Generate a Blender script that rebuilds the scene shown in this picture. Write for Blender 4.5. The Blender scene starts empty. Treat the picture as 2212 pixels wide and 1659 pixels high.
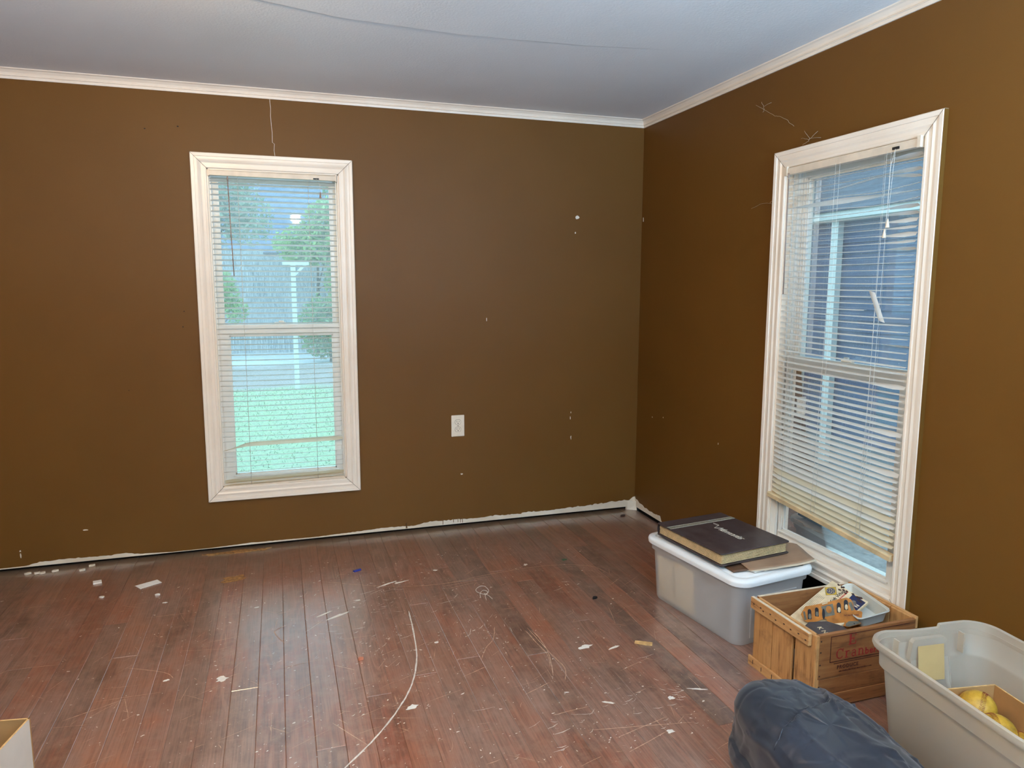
import bpy, bmesh, math, random
from mathutils import Vector, Matrix, noise
C = bpy.context.scene.collection
R = random.Random(7)
PI = math.pi
V = Vector

# ------------------------------------------------------------------ camera, world, lights, exposure
cam = bpy.data.cameras.new('camera'); camo = bpy.data.objects.new('camera', cam); C.objects.link(camo)
camo.location = (-2.1593, -4.0674, 1.4264); camo.rotation_euler = (1.4373, -0.0023, -0.3132)
cam.sensor_width = 36; cam.lens = 36 * 1553.59 / 2212; cam.clip_start = 0.02; cam.clip_end = 300
bpy.context.scene.camera = camo
sc = bpy.context.scene
sc.view_settings.view_transform = 'Standard'; sc.view_settings.look = 'None'
sc.view_settings.gamma = 1; sc.view_settings.use_curve_mapping = False
sc.view_settings.exposure = 0.0

W = bpy.data.worlds.new('World'); sc.world = W; W.use_nodes = True
wn = W.node_tree; bg = wn.nodes['Background']
tc = wn.nodes.new('ShaderNodeTexCoord'); nz = wn.nodes.new('ShaderNodeTexNoise'); nz.inputs['Scale'].default_value = 3
nz.inputs['Detail'].default_value = 5
rp = wn.nodes.new('ShaderNodeValToRGB')
rp.color_ramp.elements[0].position = .35; rp.color_ramp.elements[0].color = (.40, .72, 1.0, 1)
rp.color_ramp.elements[1].position = .7; rp.color_ramp.elements[1].color = (.62, .90, 1.0, 1)
wn.links.new(tc.outputs['Generated'], nz.inputs['Vector']); wn.links.new(nz.outputs['Fac'], rp.inputs['Fac'])
wn.links.new(rp.outputs['Color'], bg.inputs['Color'])
bg.inputs['Strength'].default_value = 3.5

def light(name, kind, loc, rot, energy, color, size=.2, size_y=None, portal=False):
    l = bpy.data.lights.new(name, kind); l.energy = energy; l.color = color
    if kind == 'AREA':
        l.shape = 'RECTANGLE'; l.size = size; l.size_y = size_y or size
        if portal: l.cycles.is_portal = True
    elif kind == 'POINT': l.shadow_soft_size = size
    o = bpy.data.objects.new(name, l); o.location = loc; o.rotation_euler = rot; C.objects.link(o)
    return o
# openings that let the sky in (portals only guide sampling)
light('window_portal', 'AREA', (-2.15, .16, 1.19), (-PI/2, 0, 0), 1, (1, 1, 1), .66, 1.7, True)
light('window_portal', 'AREA', (.16, -1.7, 1.11), (0, PI/2, 0), 1, (1, 1, 1), 1.7, .73, True)
# upward area lights added as cool ceiling fill, set at two unseen windows
light('left_ceiling_fill', 'AREA', (-4.24, -3.6, 1.35), (0, math.radians(-179), 0), 90, (.42, .70, 1.0), 1.5, .6)
light('front_ceiling_fill', 'AREA', (-.80, -5.20, 1.1), (math.radians(179), 0, 0), 540, (.36, .66, 1.0), 1.1, .5)
# the two bulbs of the room: a flush lamp just above the frame and a hanging one near the camera (its glint shows in the left pane)
light('lamp_bulb', 'POINT', (-2.60, -1.90, 2.345), (0, 0, 0), 46, (1.0, .70, .40), .03)
light('lamp_bulb', 'POINT', (-1.95, -3.60, 2.12), (0, 0, 0), 78, (1.0, .77, .52), .05)

# ------------------------------------------------------------------ helpers
def s2l(*c):
    return tuple(((x/255)/12.92 if x/255 <= .04045 else ((x/255+.055)/1.055)**2.4) for x in c)

class MB:
    def __init__(s): s.v = []; s.f = []; s.sm = []
    def add(s, vs, fs, smooth=False):
        n = len(s.v); s.v += [V(v) for v in vs]
        for f in fs: s.f.append([n+i for i in f]); s.sm.append(smooth)
        return s
    def box(s, x0, x1, y0, y1, z0, z1, M=None, ch=0):
        if ch:
            bm = bmesh.new(); bmesh.ops.create_cube(bm, size=1)
            for v in bm.verts: v.co = V(((x0+x1)/2+v.co.x*(x1-x0), (y0+y1)/2+v.co.y*(y1-y0), (z0+z1)/2+v.co.z*(z1-z0)))
            bmesh.ops.bevel(bm, geom=bm.edges[:], offset=ch, segments=1, affect='EDGES')
            bm.verts.index_update()
            vs = [v.co.copy() for v in bm.verts]; fs = [[v.index for v in f.verts] for f in bm.faces]; bm.free()
        else:
            vs = [(x, y, z) for z in (z0, z1) for y in (y0, y1) for x in (x0, x1)]
            fs = [(0, 2, 3, 1), (4, 5, 7, 6), (0, 1, 5, 4), (2, 6, 7, 3), (0, 4, 6, 2), (1, 3, 7, 5)]
        if M: vs = [M @ V(v) for v in vs]
        return s.add(vs, fs)
    def tube(s, pts, r, n=6, r2=None):
        pts = [V(p) for p in pts]; rings = []
        for i, p in enumerate(pts):
            d = (pts[min(i+1, len(pts)-1)]-pts[max(i-1, 0)])
            d = d.normalized() if d.length > 1e-9 else V((0, 0, 1))
            a = d.cross(V((0, 0, 1)) if abs(d.z) < .9 else V((1, 0, 0))).normalized(); b = d.cross(a)
            rr = r if r2 is None else r+(r2-r)*i/(len(pts)-1)
            rings.append([p+(a*math.cos(2*PI*k/n)+b*math.sin(2*PI*k/n))*rr for k in range(n)])
        vs = [q for g in rings for q in g]; fs = []
        for i in range(len(pts)-1):
            for k in range(n): fs.append((i*n+k, i*n+(k+1) % n, (i+1)*n+(k+1) % n, (i+1)*n+k))
        fs += [tuple(range(n-1, -1, -1)), tuple(range((len(pts)-1)*n, len(pts)*n))]
        return s.add(vs, fs, True)
    def prism(s, poly, h0, h1, M=None):      # poly in xy, extruded h0..h1, M places it
        n = len(poly); vs = [(x, y, h0) for x, y in poly]+[(x, y, h1) for x, y in poly]
        fs = [tuple(range(n-1, -1, -1)), tuple(range(n, 2*n))]+[(i, (i+1) % n, n+(i+1) % n, n+i) for i in range(n)]
        if M: vs = [M @ V(v) for v in vs]
        return s.add(vs, fs)
    def ribbon(s, pts, w, z=.0006, h=.0004):   # thin strip lying on the floor
        pts = [V((p[0], p[1], 0)) for p in pts]; L = []; n = len(pts)
        for i, p in enumerate(pts):
            d = (pts[min(i+1, n-1)]-pts[max(i-1, 0)]).normalized(); a = V((-d.y, d.x, 0))
            ww = w*(.35 if i in (0, n-1) else 1)*(.75+.5*R.random())
            L.append((p+a*ww/2, p-a*ww/2))
        vs = [(q.x, q.y, z) for a in L for q in a]
        return s.add(vs, [(2*i, 2*i+1, 2*i+3, 2*i+2) for i in range(n-1)])
    def grid(s, f, nu, nv, smooth=True, closed=False):
        vs = [f(i/nu, j/nv) for i in range(nu+1) for j in range(nv+1)]
        fs = [(i*(nv+1)+j, (i+1)*(nv+1)+j, (i+1)*(nv+1)+j+1, i*(nv+1)+j+1) for i in range(nu) for j in range(nv)]
        return s.add(vs, fs, smooth)

def rootloc(o):
    while o.parent: o = o.parent
    return o.location
def build(name, mb, mat, parent=None, origin=None, **props):
    me = bpy.data.meshes.new(name)
    org = rootloc(parent) if parent else (V(origin) if origin else V((0, 0, 0)))
    me.from_pydata([tuple(v-org) for v in mb.v], [], mb.f); me.validate(); me.update()
    for i, p in enumerate(me.polygons):
        if i < len(mb.sm): p.use_smooth = mb.sm[i]
    for m in (mat if isinstance(mat, list) else [mat]): me.materials.append(m)
    o = bpy.data.objects.new(name, me); C.objects.link(o)
    if parent: o.parent = parent
    else: o.location = org
    for k, v in props.items(): o[k] = v
    return o
def thing(name, loc, label, cat, group=None, kind=None):
    o = bpy.data.objects.new(name, None); C.objects.link(o); o.location = loc; o.empty_display_size = .05
    if label: o['label'] = label
    if cat: o['category'] = cat
    if group: o['group'] = group
    if kind: o['kind'] = kind
    return o
def setting(name, loc=(0, 0, 0), mb=None, mat=None):
    if mb is None:
        o = bpy.data.objects.new(name, None); C.objects.link(o); o.location = loc; o.empty_display_size = .05
    else: o = build(name, mb, mat, origin=loc)
    o['kind'] = 'structure'; return o
def mod_subsurf(o, lv=1):
    m = o.modifiers.new('sub', 'SUBSURF'); m.levels = lv; m.render_levels = lv
def mod_bevel(o, w, seg=2):
    m = o.modifiers.new('bev', 'BEVEL'); m.width = w; m.segments = seg; m.limit_method = 'ANGLE'; m.angle_limit = .6
def mod_solid(o, t, off=0):
    m = o.modifiers.new('sol', 'SOLIDIFY'); m.thickness = t; m.offset = off
def text(name, body, size, M, mat, parent, shear=0, ext=.0003, space=1, align='LEFT', bold=0):
    cu = bpy.data.curves.new(name, 'FONT'); cu.body = body; cu.size = size; cu.shear = shear
    cu.extrude = ext; cu.space_character = space; cu.align_x = align; cu.offset = bold; cu.resolution_u = 2
    t = bpy.data.objects.new('t', cu); C.objects.link(t); bpy.context.view_layer.update()
    me = bpy.data.meshes.new_from_object(t.evaluated_get(bpy.context.evaluated_depsgraph_get()))
    bpy.data.objects.remove(t); me.name = name
    me.transform(M); org = rootloc(parent)
    me.transform(Matrix.Translation(-org)); me.materials.clear(); me.materials.append(mat)
    o = bpy.data.objects.new(name, me); C.objects.link(o); o.parent = parent
    return o
def frame(o, x, y):      # matrix from origin and two in-plane axes
    x = V(x).normalized(); z = x.cross(V(y)).normalized(); y = z.cross(x); o = V(o)
    return Matrix(((x.x, y.x, z.x, o.x), (x.y, y.y, z.y, o.y), (x.z, y.z, z.z, o.z), (0, 0, 0, 1)))

# ------------------------------------------------------------------ materials
def newmat(name):
    m = bpy.data.materials.new(name); m.use_nodes = True; nt = m.node_tree
    return m, nt, nt.nodes['Principled BSDF']
def node(nt, t, **kw):
    n = nt.nodes.new('ShaderNode'+t)
    for k, v in kw.items():
        if k in n.inputs: n.inputs[k].default_value = v
        else: setattr(n, k, v)
    return n
def objpos(nt, scale=(1, 1, 1), rot=(0, 0, 0)):
    g = nt.nodes.new('ShaderNodeNewGeometry'); mp = nt.nodes.new('ShaderNodeMapping')
    mp.inputs['Scale'].default_value = scale; mp.inputs['Rotation'].default_value = rot
    nt.links.new(g.outputs['Position'], mp.inputs['Vector']); return mp.outputs['Vector']
def noisen(nt, vec, scale, detail=4, rough=.5):
    n = node(nt, 'TexNoise'); n.inputs['Scale'].default_value = scale; n.inputs['Detail'].default_value = detail
    n.inputs['Roughness'].default_value = rough; nt.links.new(vec, n.inputs['Vector']); return n.outputs['Fac']
def ramp(nt, fac, stops):
    r = node(nt, 'ValToRGB'); e = r.color_ramp.elements
    while len(e) < len(stops): e.new(.5)
    for i, (p, c) in enumerate(stops): e[i].position = p; e[i].color = tuple(c)+(1,) if len(c) == 3 else c
    nt.links.new(fac, r.inputs['Fac']); return r.outputs['Color']
def mix(nt, fac, a, b, mode='MIX'):
    m = node(nt, 'Mix', data_type='RGBA', blend_type=mode)
    for s, x in (('Factor', fac), ('A', a), ('B', b)):
        i = [q for q in m.inputs if q.name == s and (q.type == 'RGBA' or (s == 'Factor' and q.type == 'VALUE'))][0]
        if hasattr(x, 'node'): nt.links.new(x, i)
        elif isinstance(x, (int, float)): i.default_value = x
        else: i.default_value = tuple(x)+(1,) if len(x) == 3 else x
    return [q for q in m.outputs if q.type == 'RGBA'][0]
def bump(nt, fac, strength, dist, bs):
    b = node(nt, 'Bump', Strength=strength, Distance=dist); nt.links.new(fac, b.inputs['Height'])
    nt.links.new(b.outputs['Normal'], bs.inputs['Normal'])
def simple(name, rgb, rough=.5, var=.08, scale=12, bumps=0, bscale=200, **kw):
    m, nt, bs = newmat(name); c = s2l(*rgb)
    if var:
        p = objpos(nt); f = noisen(nt, p, scale, 5)
        d = tuple(x*(1-var*2.2) for x in c); l = tuple(min(1, x*(1+var)) for x in c)
        nt.links.new(ramp(nt, f, [(.3, d), (.7, l)]), bs.inputs['Base Color'])
    else: bs.inputs['Base Color'].default_value = c+(1,)
    bs.inputs['Roughness'].default_value = rough
    if bumps: bump(nt, noisen(nt, objpos(nt), bscale, 3), bumps, .002, bs)
    for k, v in kw.items(): bs.inputs[k.replace('_', ' ')].default_value = v
    return m

M = {}
# brown eggshell wall paint
m, nt, bs = newmat('brown_wall_paint'); p = objpos(nt)
nt.links.new(ramp(nt, noisen(nt, p, 1.6, 6), [(.3, s2l(99, 65, 22)), (.7, s2l(104, 69, 25))]), bs.inputs['Base Color'])
bs.inputs['Roughness'].default_value = .5; bs.inputs['Specular IOR Level'].default_value = .22
bump(nt, noisen(nt, p, 160, 3), .12, .002, bs); M['wall'] = m
# ceiling paint, stippled
m, nt, bs = newmat('ceiling_paint'); p = objpos(nt)
nt.links.new(ramp(nt, noisen(nt, p, 1.1, 6), [(.3, s2l(222, 220, 216)), (.7, s2l(232, 230, 227))]), bs.inputs['Base Color'])
bs.inputs['Roughness'].default_value = .6
bump(nt, noisen(nt, p, 110, 4), .35, .003, bs); M['ceiling'] = m
M['wallrear'] = simple('rear_wall_paint', (150, 120, 84), .6, .04, 2)
# trim paint with specks of dirt and yellowing
def trimmat(name, a, b, dirt, rough=.32):
    m, nt, bs = newmat(name); p = objpos(nt)
    c = ramp(nt, noisen(nt, p, 4, 6), [(.3, s2l(*a)), (.7, s2l(*b))])
    st = ramp(nt, noisen(nt, objpos(nt), 42, 6, .7), [(.0, (0, 0, 0)), (.72, (0, 0, 0)), (.80, (1, 1, 1))])
    c = mix(nt, st, c, s2l(*dirt))
    nt.links.new(c, bs.inputs['Base Color']); bs.inputs['Roughness'].default_value = rough
    bump(nt, noisen(nt, p, 60, 4), .1, .002, bs); return m
M['trim'] = trimmat('cream_trim_paint', (234, 220, 202), (243, 231, 215), (120, 100, 78))
M['crown'] = trimmat('crown_paint', (224, 208, 190), (234, 220, 203), (140, 118, 96), .4)
M['vinyl'] = trimmat('window_vinyl', (226, 224, 216), (236, 234, 228), (150, 140, 124), .35)
M['vinylfloor'] = M['vinyl']
M['plaster'] = trimmat('bare_plaster', (205, 190, 168), (226, 214, 196), (150, 128, 100), .8)
M['dark'] = simple('dark_void', (10, 8, 8), .9, 0)
M['blackrub'] = simple('black_rubber', (26, 25, 25), .6, .1)
M['chip'] = simple('paint_chip', (226, 218, 206), .6, .06, 40)
M['outlet'] = simple('outlet_plastic', (232, 220, 200), .35, .02, 40)
M['slot'] = simple('outlet_slot', (40, 30, 22), .7, 0)
M['gap'] = simple('joint_shadow_gap', (90, 72, 52), .8, 0)

# slats: vinyl that lets some light through
def slatmat(name, rgb, tr=.35):
    m, nt, bs = newmat(name); c = s2l(*rgb)+(1,); bs.inputs['Base Color'].default_value = c
    bs.inputs['Roughness'].default_value = .35
    t = node(nt, 'BsdfTranslucent'); t.inputs['Color'].default_value = c
    x = node(nt, 'MixShader'); x.inputs[0].default_value = tr
    nt.links.new(bs.outputs[0], x.inputs[1]); nt.links.new(t.outputs[0], x.inputs[2])
    nt.links.new(x.outputs[0], nt.nodes['Material Output'].inputs['Surface']); return m
M['slat'] = slatmat('blind_slat_vinyl', (234, 232, 226))
M['slaty'] = slatmat('yellowed_slat_vinyl', (232, 222, 196))
M['rail'] = simple('blind_rail', (222, 206, 184), .4, .05, 20)
M['railyellow'] = simple('yellowed_blind_rail', (214, 188, 146), .4, .14, 14)
M['cord'] = simple('blind_cord', (214, 210, 202), .7, 0)
M['wand'] = simple('blind_wand', (150, 128, 116), .3, 0)

# dusty glass; the haze also paints in the washed-out outdoor glare
def glassmat(name, haze, speck, tint=(.97, 1, 1)):
    m, nt, bs = newmat(name); nt.nodes.remove(bs)
    tr = node(nt, 'BsdfTransparent'); tr.inputs['Color'].default_value = tuple(tint)+(1,)
    gl = node(nt, 'BsdfGlossy'); gl.inputs['Roughness'].default_value = .02
    fr = node(nt, 'Fresnel'); fr.inputs['IOR'].default_value = 1.3
    a = node(nt, 'MixShader'); nt.links.new(fr.outputs[0], a.inputs[0]); nt.links.new(tr.outputs[0], a.inputs[1]); nt.links.new(gl.outputs[0], a.inputs[2])
    tl = node(nt, 'BsdfTranslucent'); tl.inputs['Color'].default_value = (.8, .85, .88, 1)
    df = node(nt, 'BsdfDiffuse'); df.inputs['Color'].default_value = (.75, .78, .8, 1)
    d2 = node(nt, 'MixShader'); d2.inputs[0].default_value = .4; nt.links.new(tl.outputs[0], d2.inputs[1]); nt.links.new(df.outputs[0], d2.inputs[2])
    p = objpos(nt); n1 = noisen(nt, p, 7, 6, .7); n2 = noisen(nt, p, 130, 3, .7)
    c1 = ramp(nt, n1, [(.3, (haze*.35,)*3), (.75, (haze,)*3)]); c2 = ramp(nt, n2, [(.62, (0, 0, 0)), (.76, (speck,)*3)])
    f = mix(nt, 1.0, c1, c2, 'ADD')
    b = node(nt, 'MixShader'); nt.links.new(f, b.inputs[0]); nt.links.new(a.outputs[0], b.inputs[1]); nt.links.new(d2.outputs[0], b.inputs[2])
    nt.links.new(b.outputs[0], nt.nodes['Material Output'].inputs['Surface']); return m
M['glass'] = glassmat('window_glass', .25, .1)
M['glassdirty'] = glassmat('dirty_window_glass', .15, .35)

# worn red-brown floorboards
m, nt, bs = newmat('worn_floorboard'); L = nt.links
oi = node(nt, 'ObjectInfo'); g = node(nt, 'NewGeometry')
off = node(nt, 'VectorMath', operation='MULTIPLY_ADD'); cmb = node(nt, 'CombineXYZ')
for k in range(3): L.new(oi.outputs['Random'], cmb.inputs[k])
L.new(cmb.outputs[0], off.inputs[0]); off.inputs[1].default_value = (17, 31, 5); L.new(g.outputs['Position'], off.inputs[2])
def mp(scale, src, rot=0):
    q = node(nt, 'Mapping'); q.inputs['Scale'].default_value = scale; q.inputs['Rotation'].default_value = (0, 0, rot)
    L.new(src, q.inputs['Vector']); return q.outputs[0]
pv, pw = off.outputs[0], g.outputs['Position']
base = ramp(nt, oi.outputs['Random'], [(0, s2l(142, 86, 66)), (.2, s2l(166, 106, 82)), (.36, s2l(100, 78, 68)), (.44, s2l(148, 84, 62)), (.6, s2l(132, 100, 84)), (.74, s2l(158, 92, 66)), (.88, s2l(164, 112, 88)), (1, s2l(126, 78, 62))])
wear = noisen(nt, mp((1.6, .8, 1), pw), 1.6, 8, .62)
c = mix(nt, ramp(nt, wear, [(.38, (0, 0, 0)), (.62, (1, 1, 1))]), base, s2l(146, 114, 100))
wear2 = noisen(nt, mp((5, 1.6, 1), pv), 2.2, 8, .7)
c = mix(nt, ramp(nt, wear2, [(.52, (0, 0, 0)), (.70, (.6, .6, .6))]), c, s2l(156, 88, 62))
wear3 = noisen(nt, mp((3, 1.2, 1), pw), 1.1, 8, .7)
c = mix(nt, ramp(nt, wear3, [(.54, (0, 0, 0)), (.7, (.8, .8, .8))]), c, s2l(88, 62, 50))
# long grain with cathedral distortion
gv = noisen(nt, mp((3.2, .55, 1), pv), 2.2, 2); cb = node(nt, 'Math', operation='MULTIPLY'); L.new(gv, cb.inputs[0]); cb.inputs[1].default_value = 60
sn = node(nt, 'Math', operation='SINE'); L.new(cb.outputs[0], sn.inputs[0])
fg = noisen(nt, mp((190, 6, 1), pv), 1, 4, .6)
gm = ramp(nt, fg, [(.34, (.52, .50, .48)), (.6, (1.12, 1.10, 1.09))])
c = mix(nt, .62, c, gm, 'MULTIPLY')
cg = ramp(nt, sn.outputs[0], [(.0, (.78, .76, .74)), (.7, (1.04, 1.04, 1.04))])
c = mix(nt, ramp(nt, noisen(nt, mp((1.5, .5, 1), pv), 1.3, 2), [(.44, (0, 0, 0)), (.6, (.9, .9, .9))]), c, mix(nt, 1, c, cg, 'MULTIPLY'))
# scuffs in several directions and white flecks of paint
sc_tot = None
for (rot, sx, sy, th, a) in ((.35, 1.3, 42, .72, .5), (1.1, 1.0, 50, .735, .45), (-.6, 1.4, 46, .73, .45), (1.45, 1.2, 60, .73, .4)):
    t = noisen(nt, mp((sx*2.2, sy*2.2, 1), pw, rot), 1.6, 3, .6)
    t = ramp(nt, t, [(th-.02, (0, 0, 0)), (th+.02, (a, a, a))])
    sc_tot = t if sc_tot is None else mix(nt, 1, sc_tot, t, 'ADD')
blot = noisen(nt, mp((1, 1, 1), pw), 13, 8, .75); c = mix(nt, ramp(nt, blot, [(.46, (0, 0, 0)), (.7, (.55, .55, .55))]), c, s2l(162, 130, 114))
c = mix(nt, sc_tot, c, s2l(180, 146, 126))
fl = noisen(nt, mp((1, 1, 1), pw), 75, 2, .6); area = noisen(nt, mp((1, 1, 1), pw), 2.4, 3)
am = ramp(nt, area, [(.42, (0, 0, 0)), (.6, (1, 1, 1))])
fk = mix(nt, 1, ramp(nt, fl, [(.735, (0, 0, 0)), (.76, (1, 1, 1))]), am, 'MULTIPLY')
c = mix(nt, fk, c, s2l(205, 190, 176))
fl2 = noisen(nt, mp((1, 1, 1), pw), 190, 2, .6)
c = mix(nt, ramp(nt, fl2, [(.70, (0, 0, 0)), (.78, (.55, .55, .55))]), c, s2l(168, 140, 122))
# bare, dusty strip where the baseboard used to be
sp = node(nt, 'SeparateXYZ'); L.new(g.outputs['Position'], sp.inputs[0])
nn = noisen(nt, mp((1, 1, 1), pw), 9, 5, .7)
ad = node(nt, 'Math', operation='MULTIPLY_ADD'); L.new(nn, ad.inputs[0]); ad.inputs[1].default_value = .17; L.new(sp.outputs['Y'], ad.inputs[2])
bd = ramp(nt, ad.outputs[0], [(0, (0, 0, 0)), (.012, (.85, .85, .85))])
c = mix(nt, bd, c, s2l(156, 134, 108))
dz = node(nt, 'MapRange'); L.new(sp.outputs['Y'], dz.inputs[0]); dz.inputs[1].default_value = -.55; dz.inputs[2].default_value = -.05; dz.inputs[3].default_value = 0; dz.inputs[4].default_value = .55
c = mix(nt, dz.outputs[0], c, s2l(112, 84, 62))  # boards blend to a darker brown towards the back wall
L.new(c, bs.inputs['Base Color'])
rr = node(nt, 'MapRange'); L.new(wear, rr.inputs[0]); rr.inputs[3].default_value = .24; rr.inputs[4].default_value = .42
L.new(rr.outputs[0], bs.inputs['Roughness'])
bs.inputs['Coat Weight'].default_value = 1; bs.inputs['Coat Roughness'].default_value = .24; bs.inputs['Coat IOR'].default_value = 2.2
hb = mix(nt, .35, fg, cg); bump(nt, hb, .28, .002, bs)
M['floor'] = m
M['scratch'] = simple('raw_scratch', (196, 160, 134), .7, .2, 60)
M['scratchpale'] = simple('paint_streak', (214, 204, 192), .7, .15, 60)

# ------------------------------------------------------------------ room shell
XL, YF, H = -4.3, -5.3, 2.43
W1 = dict(u0=-2.477, u1=-1.825, z0=.355, z1=2.024); W2 = dict(u0=-2.059, u1=-1.339, z0=.269, z1=1.948)
TH = .14
def wall_panels(mb, put, a0, a1, z0, z1, hole=None):
    if hole:
        h0, h1, k0, k1 = hole
        for r in ((a0, h0, z0, z1), (h1, a1, z0, z1), (h0, h1, z0, k0), (h0, h1, k1, z1)): put(mb, *r)
    else: put(mb, a0, a1, z0, z1)
putback = lambda mb, a, b, c, d: mb.box(a, b, 0, TH, c, d)
putright = lambda mb, a, b, c, d: mb.box(0, TH, a, b, c, d)
ZG = .021
mb = MB(); wall_panels(mb, putback, XL-TH, TH, ZG, 2.6, (W1['u0'], W1['u1'], W1['z0'], W1['z1']))
mb.box(XL-TH, 0, .035, TH, -.2, ZG)
wb = setting('wall_back', mb=mb, mat=M['wall'])
mb = MB(); wall_panels(mb, putright, YF, 0, ZG, 2.6, (W2['u0'], W2['u1'], .04, W2['z1']))
mb.box(.035, TH, YF, 0, -.2, ZG)
wr = setting('wall_right', mb=mb, mat=M['wall'])
mb = MB(); wall_panels(mb, lambda mb, a, b, c, d: mb.box(XL-TH, XL, a, b, c, d), YF, 0, -.2, 2.6, (-4.15, -3.05, .6, 2.1))
wl = setting('wall_left', mb=mb, mat=M['wall'])
mb = MB(); wall_panels(mb, lambda mb, a, b, c, d: mb.box(a, b, YF-TH, YF, c, d), XL-TH, TH, -.2, 2.6, (-1.35, -.25, .6, 2.1))
wf = setting('wall_front', mb=mb, mat=M['wall'])
# dark slot between wall paint and floor, left where the baseboard came off
mb = MB().box(XL, 0, .0335, .0345, -.02, ZG); build('baseboard_gap', mb, M['dark'], wb)
mb = MB().box(.0335, .0345, YF, 0, -.02, ZG); build('baseboard_gap', mb, M['dark'], wr)
# wall cut open under the right window and lined with near-black boxes
mb = MB().box(.10, .13, -2.04, -1.34, -.02, .27); mb.box(0.002, .13, -1.345, -1.339, -.02, .27); mb.box(.002, .13, -2.059, -2.053, -.02, .27)
mb.box(.0, .13, -2.059, -1.339, .262, .268); build('dark_recess', mb, M['dark'], wr)

# ceiling sheet with the shallow ridge of an overlapping board
seam = [(-4.4, -1.9), (-3.3, -1.6), (-2.6, -1.36), (-2.179, -1.226), (-1.894, -1.145), (-1.411, -1.11), (-.9, -1.14), (-.625, -1.19), (.1, -1.3)]
def seamy(x):
    for (x0, y0), (x1, y1) in zip(seam, seam[1:]):
        if x <= x1: return y0+(y1-y0)*(x-x0)/(x1-x0)
    return seam[-1][1]
def ceilz(x, y):
    s = seamy(x)-y; amp = max(0, min(1, (-.55-x)/.9))*max(0, min(1, (x+2.9)/.6))*.75+.05
    t = max(0, min(1, (s+.006)/.016)); st = t*t*(3-2*t)
    r = math.exp(-max(0, s)/.35) if s > 0 else 0
    wv = noise.noise(V((x*.9, y*.9, 3)))*.006
    return H-amp*.006*st*r + wv*min(1, -y*3)*min(1, -x*3) if y < 0 and x < 0 else H
xs = [XL-.1+i*(.1-XL+.1)/110 for i in range(111)]
rows = []
for i in range(150): rows.append(i)
def cf(u, v):
    x = (XL-.05)+u*(-XL+.1); s = seamy(x)
    d = (.02-s) if v < .3 else 0
    if v < .3: y = .05+(s+.03-.05)*(v/.3)
    elif v < .5: y = s+.03-(v-.3)/.2*.06
    else: y = s-.03+(YF-.05-(s-.03))*((v-.5)/.5)
    return V((x, y, ceilz(x, y)))
mb = MB().grid(cf, 90, 80)
mb.box(XL-.1, .1, YF-.1, .1, H+.05, H+.1)
cl = setting('ceiling', mb=mb, mat=M['ceiling'])

# crown moulding: profile (distance out from wall, height below ceiling)
prof = [(.0, .045), (.006, .045), (.008, .037), (.008, .033), (.013, .032), (.013, .029), (.010, .027), (.014, .018), (.024, .008), (.032, .004), (.034, .0), (.034, -.006), (0, -.006)]
def crown(name, wall):
    mb = MB(); n = len(prof); vs = []
    for d, h in prof:
        z = H-h*1.0
        if wall == 'back': a, b = (XL+d, -d, z), (-d, -d, z)
        if wall == 'right': a, b = (-d, -d, z), (-d, YF+d, z)
        if wall == 'left': a, b = (XL+d, YF+d, z), (XL+d, -d, z)
        if wall == 'front': a, b = (-d, YF+d, z), (XL+d, YF+d, z)
        vs += [a, b]
    fs = [(2*i, 2*i+1, 2*((i+1) % n)+1, 2*((i+1) % n)) for i in range(n)]
    mb.add(vs, fs)
    return setting(name, mb=mb, mat=M['crown'])
crown('trim_1', 'back'); crown('trim_2', 'right'); crown('trim_3', 'left'); crown('trim_4', 'front')

# floor: dark base and single planks
mb = MB().box(XL-.1, .14, YF-.1, .14, -.06, -.018)
fl_ = setting('floor', mb=mb, mat=M['dark'])
build('joint_dust', MB().box(XL, 0, YF, .03, -.018, -.0028), simple('joint_dust_filler', (150, 116, 96), .9, .3, 14), fl_, kind='stuff')
x = -2.189-.0905*24; k = 0
while x < 0:
    w = .0905; x1 = min(x+w, .0); ends = [YF]
    y = YF+R.uniform(.5, 2.6)
    while y < -.5:
        ends.append(y); y += R.uniform(1.2, 3.2)
    ends.append(.034)
    for y0, y1 in zip(ends, ends[1:]):
        jg = R.choice([.0003, .0004, .0006, .0008]); a0, a1, b0, b1 = max(x, XL)+jg, x1-.0004, y0+.0005, y1-.0005
        if a1-a0 < .01: continue
        zt = R.uniform(-.0006, .0004); c_ = .0014
        vs = [(a0, b0, -.018), (a1, b0, -.018), (a1, b1, -.018), (a0, b1, -.018), (a0, b0, zt-.001), (a1, b0, zt-.001), (a1, b1, zt-.001), (a0, b1, zt-.001),
              (a0+c_, b0+c_, zt), (a1-c_, b0+c_, zt), (a1-c_, b1-c_, zt), (a0+c_, b1-c_, zt)]
        fs = [(0, 1, 5, 4), (1, 2, 6, 5), (2, 3, 7, 6), (3, 0, 4, 7), (4, 5, 9, 8), (5, 6, 10, 9), (6, 7, 11, 10), (7, 4, 8, 11), (8, 9, 10, 11)]
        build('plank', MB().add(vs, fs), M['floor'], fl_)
    x += w
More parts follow.
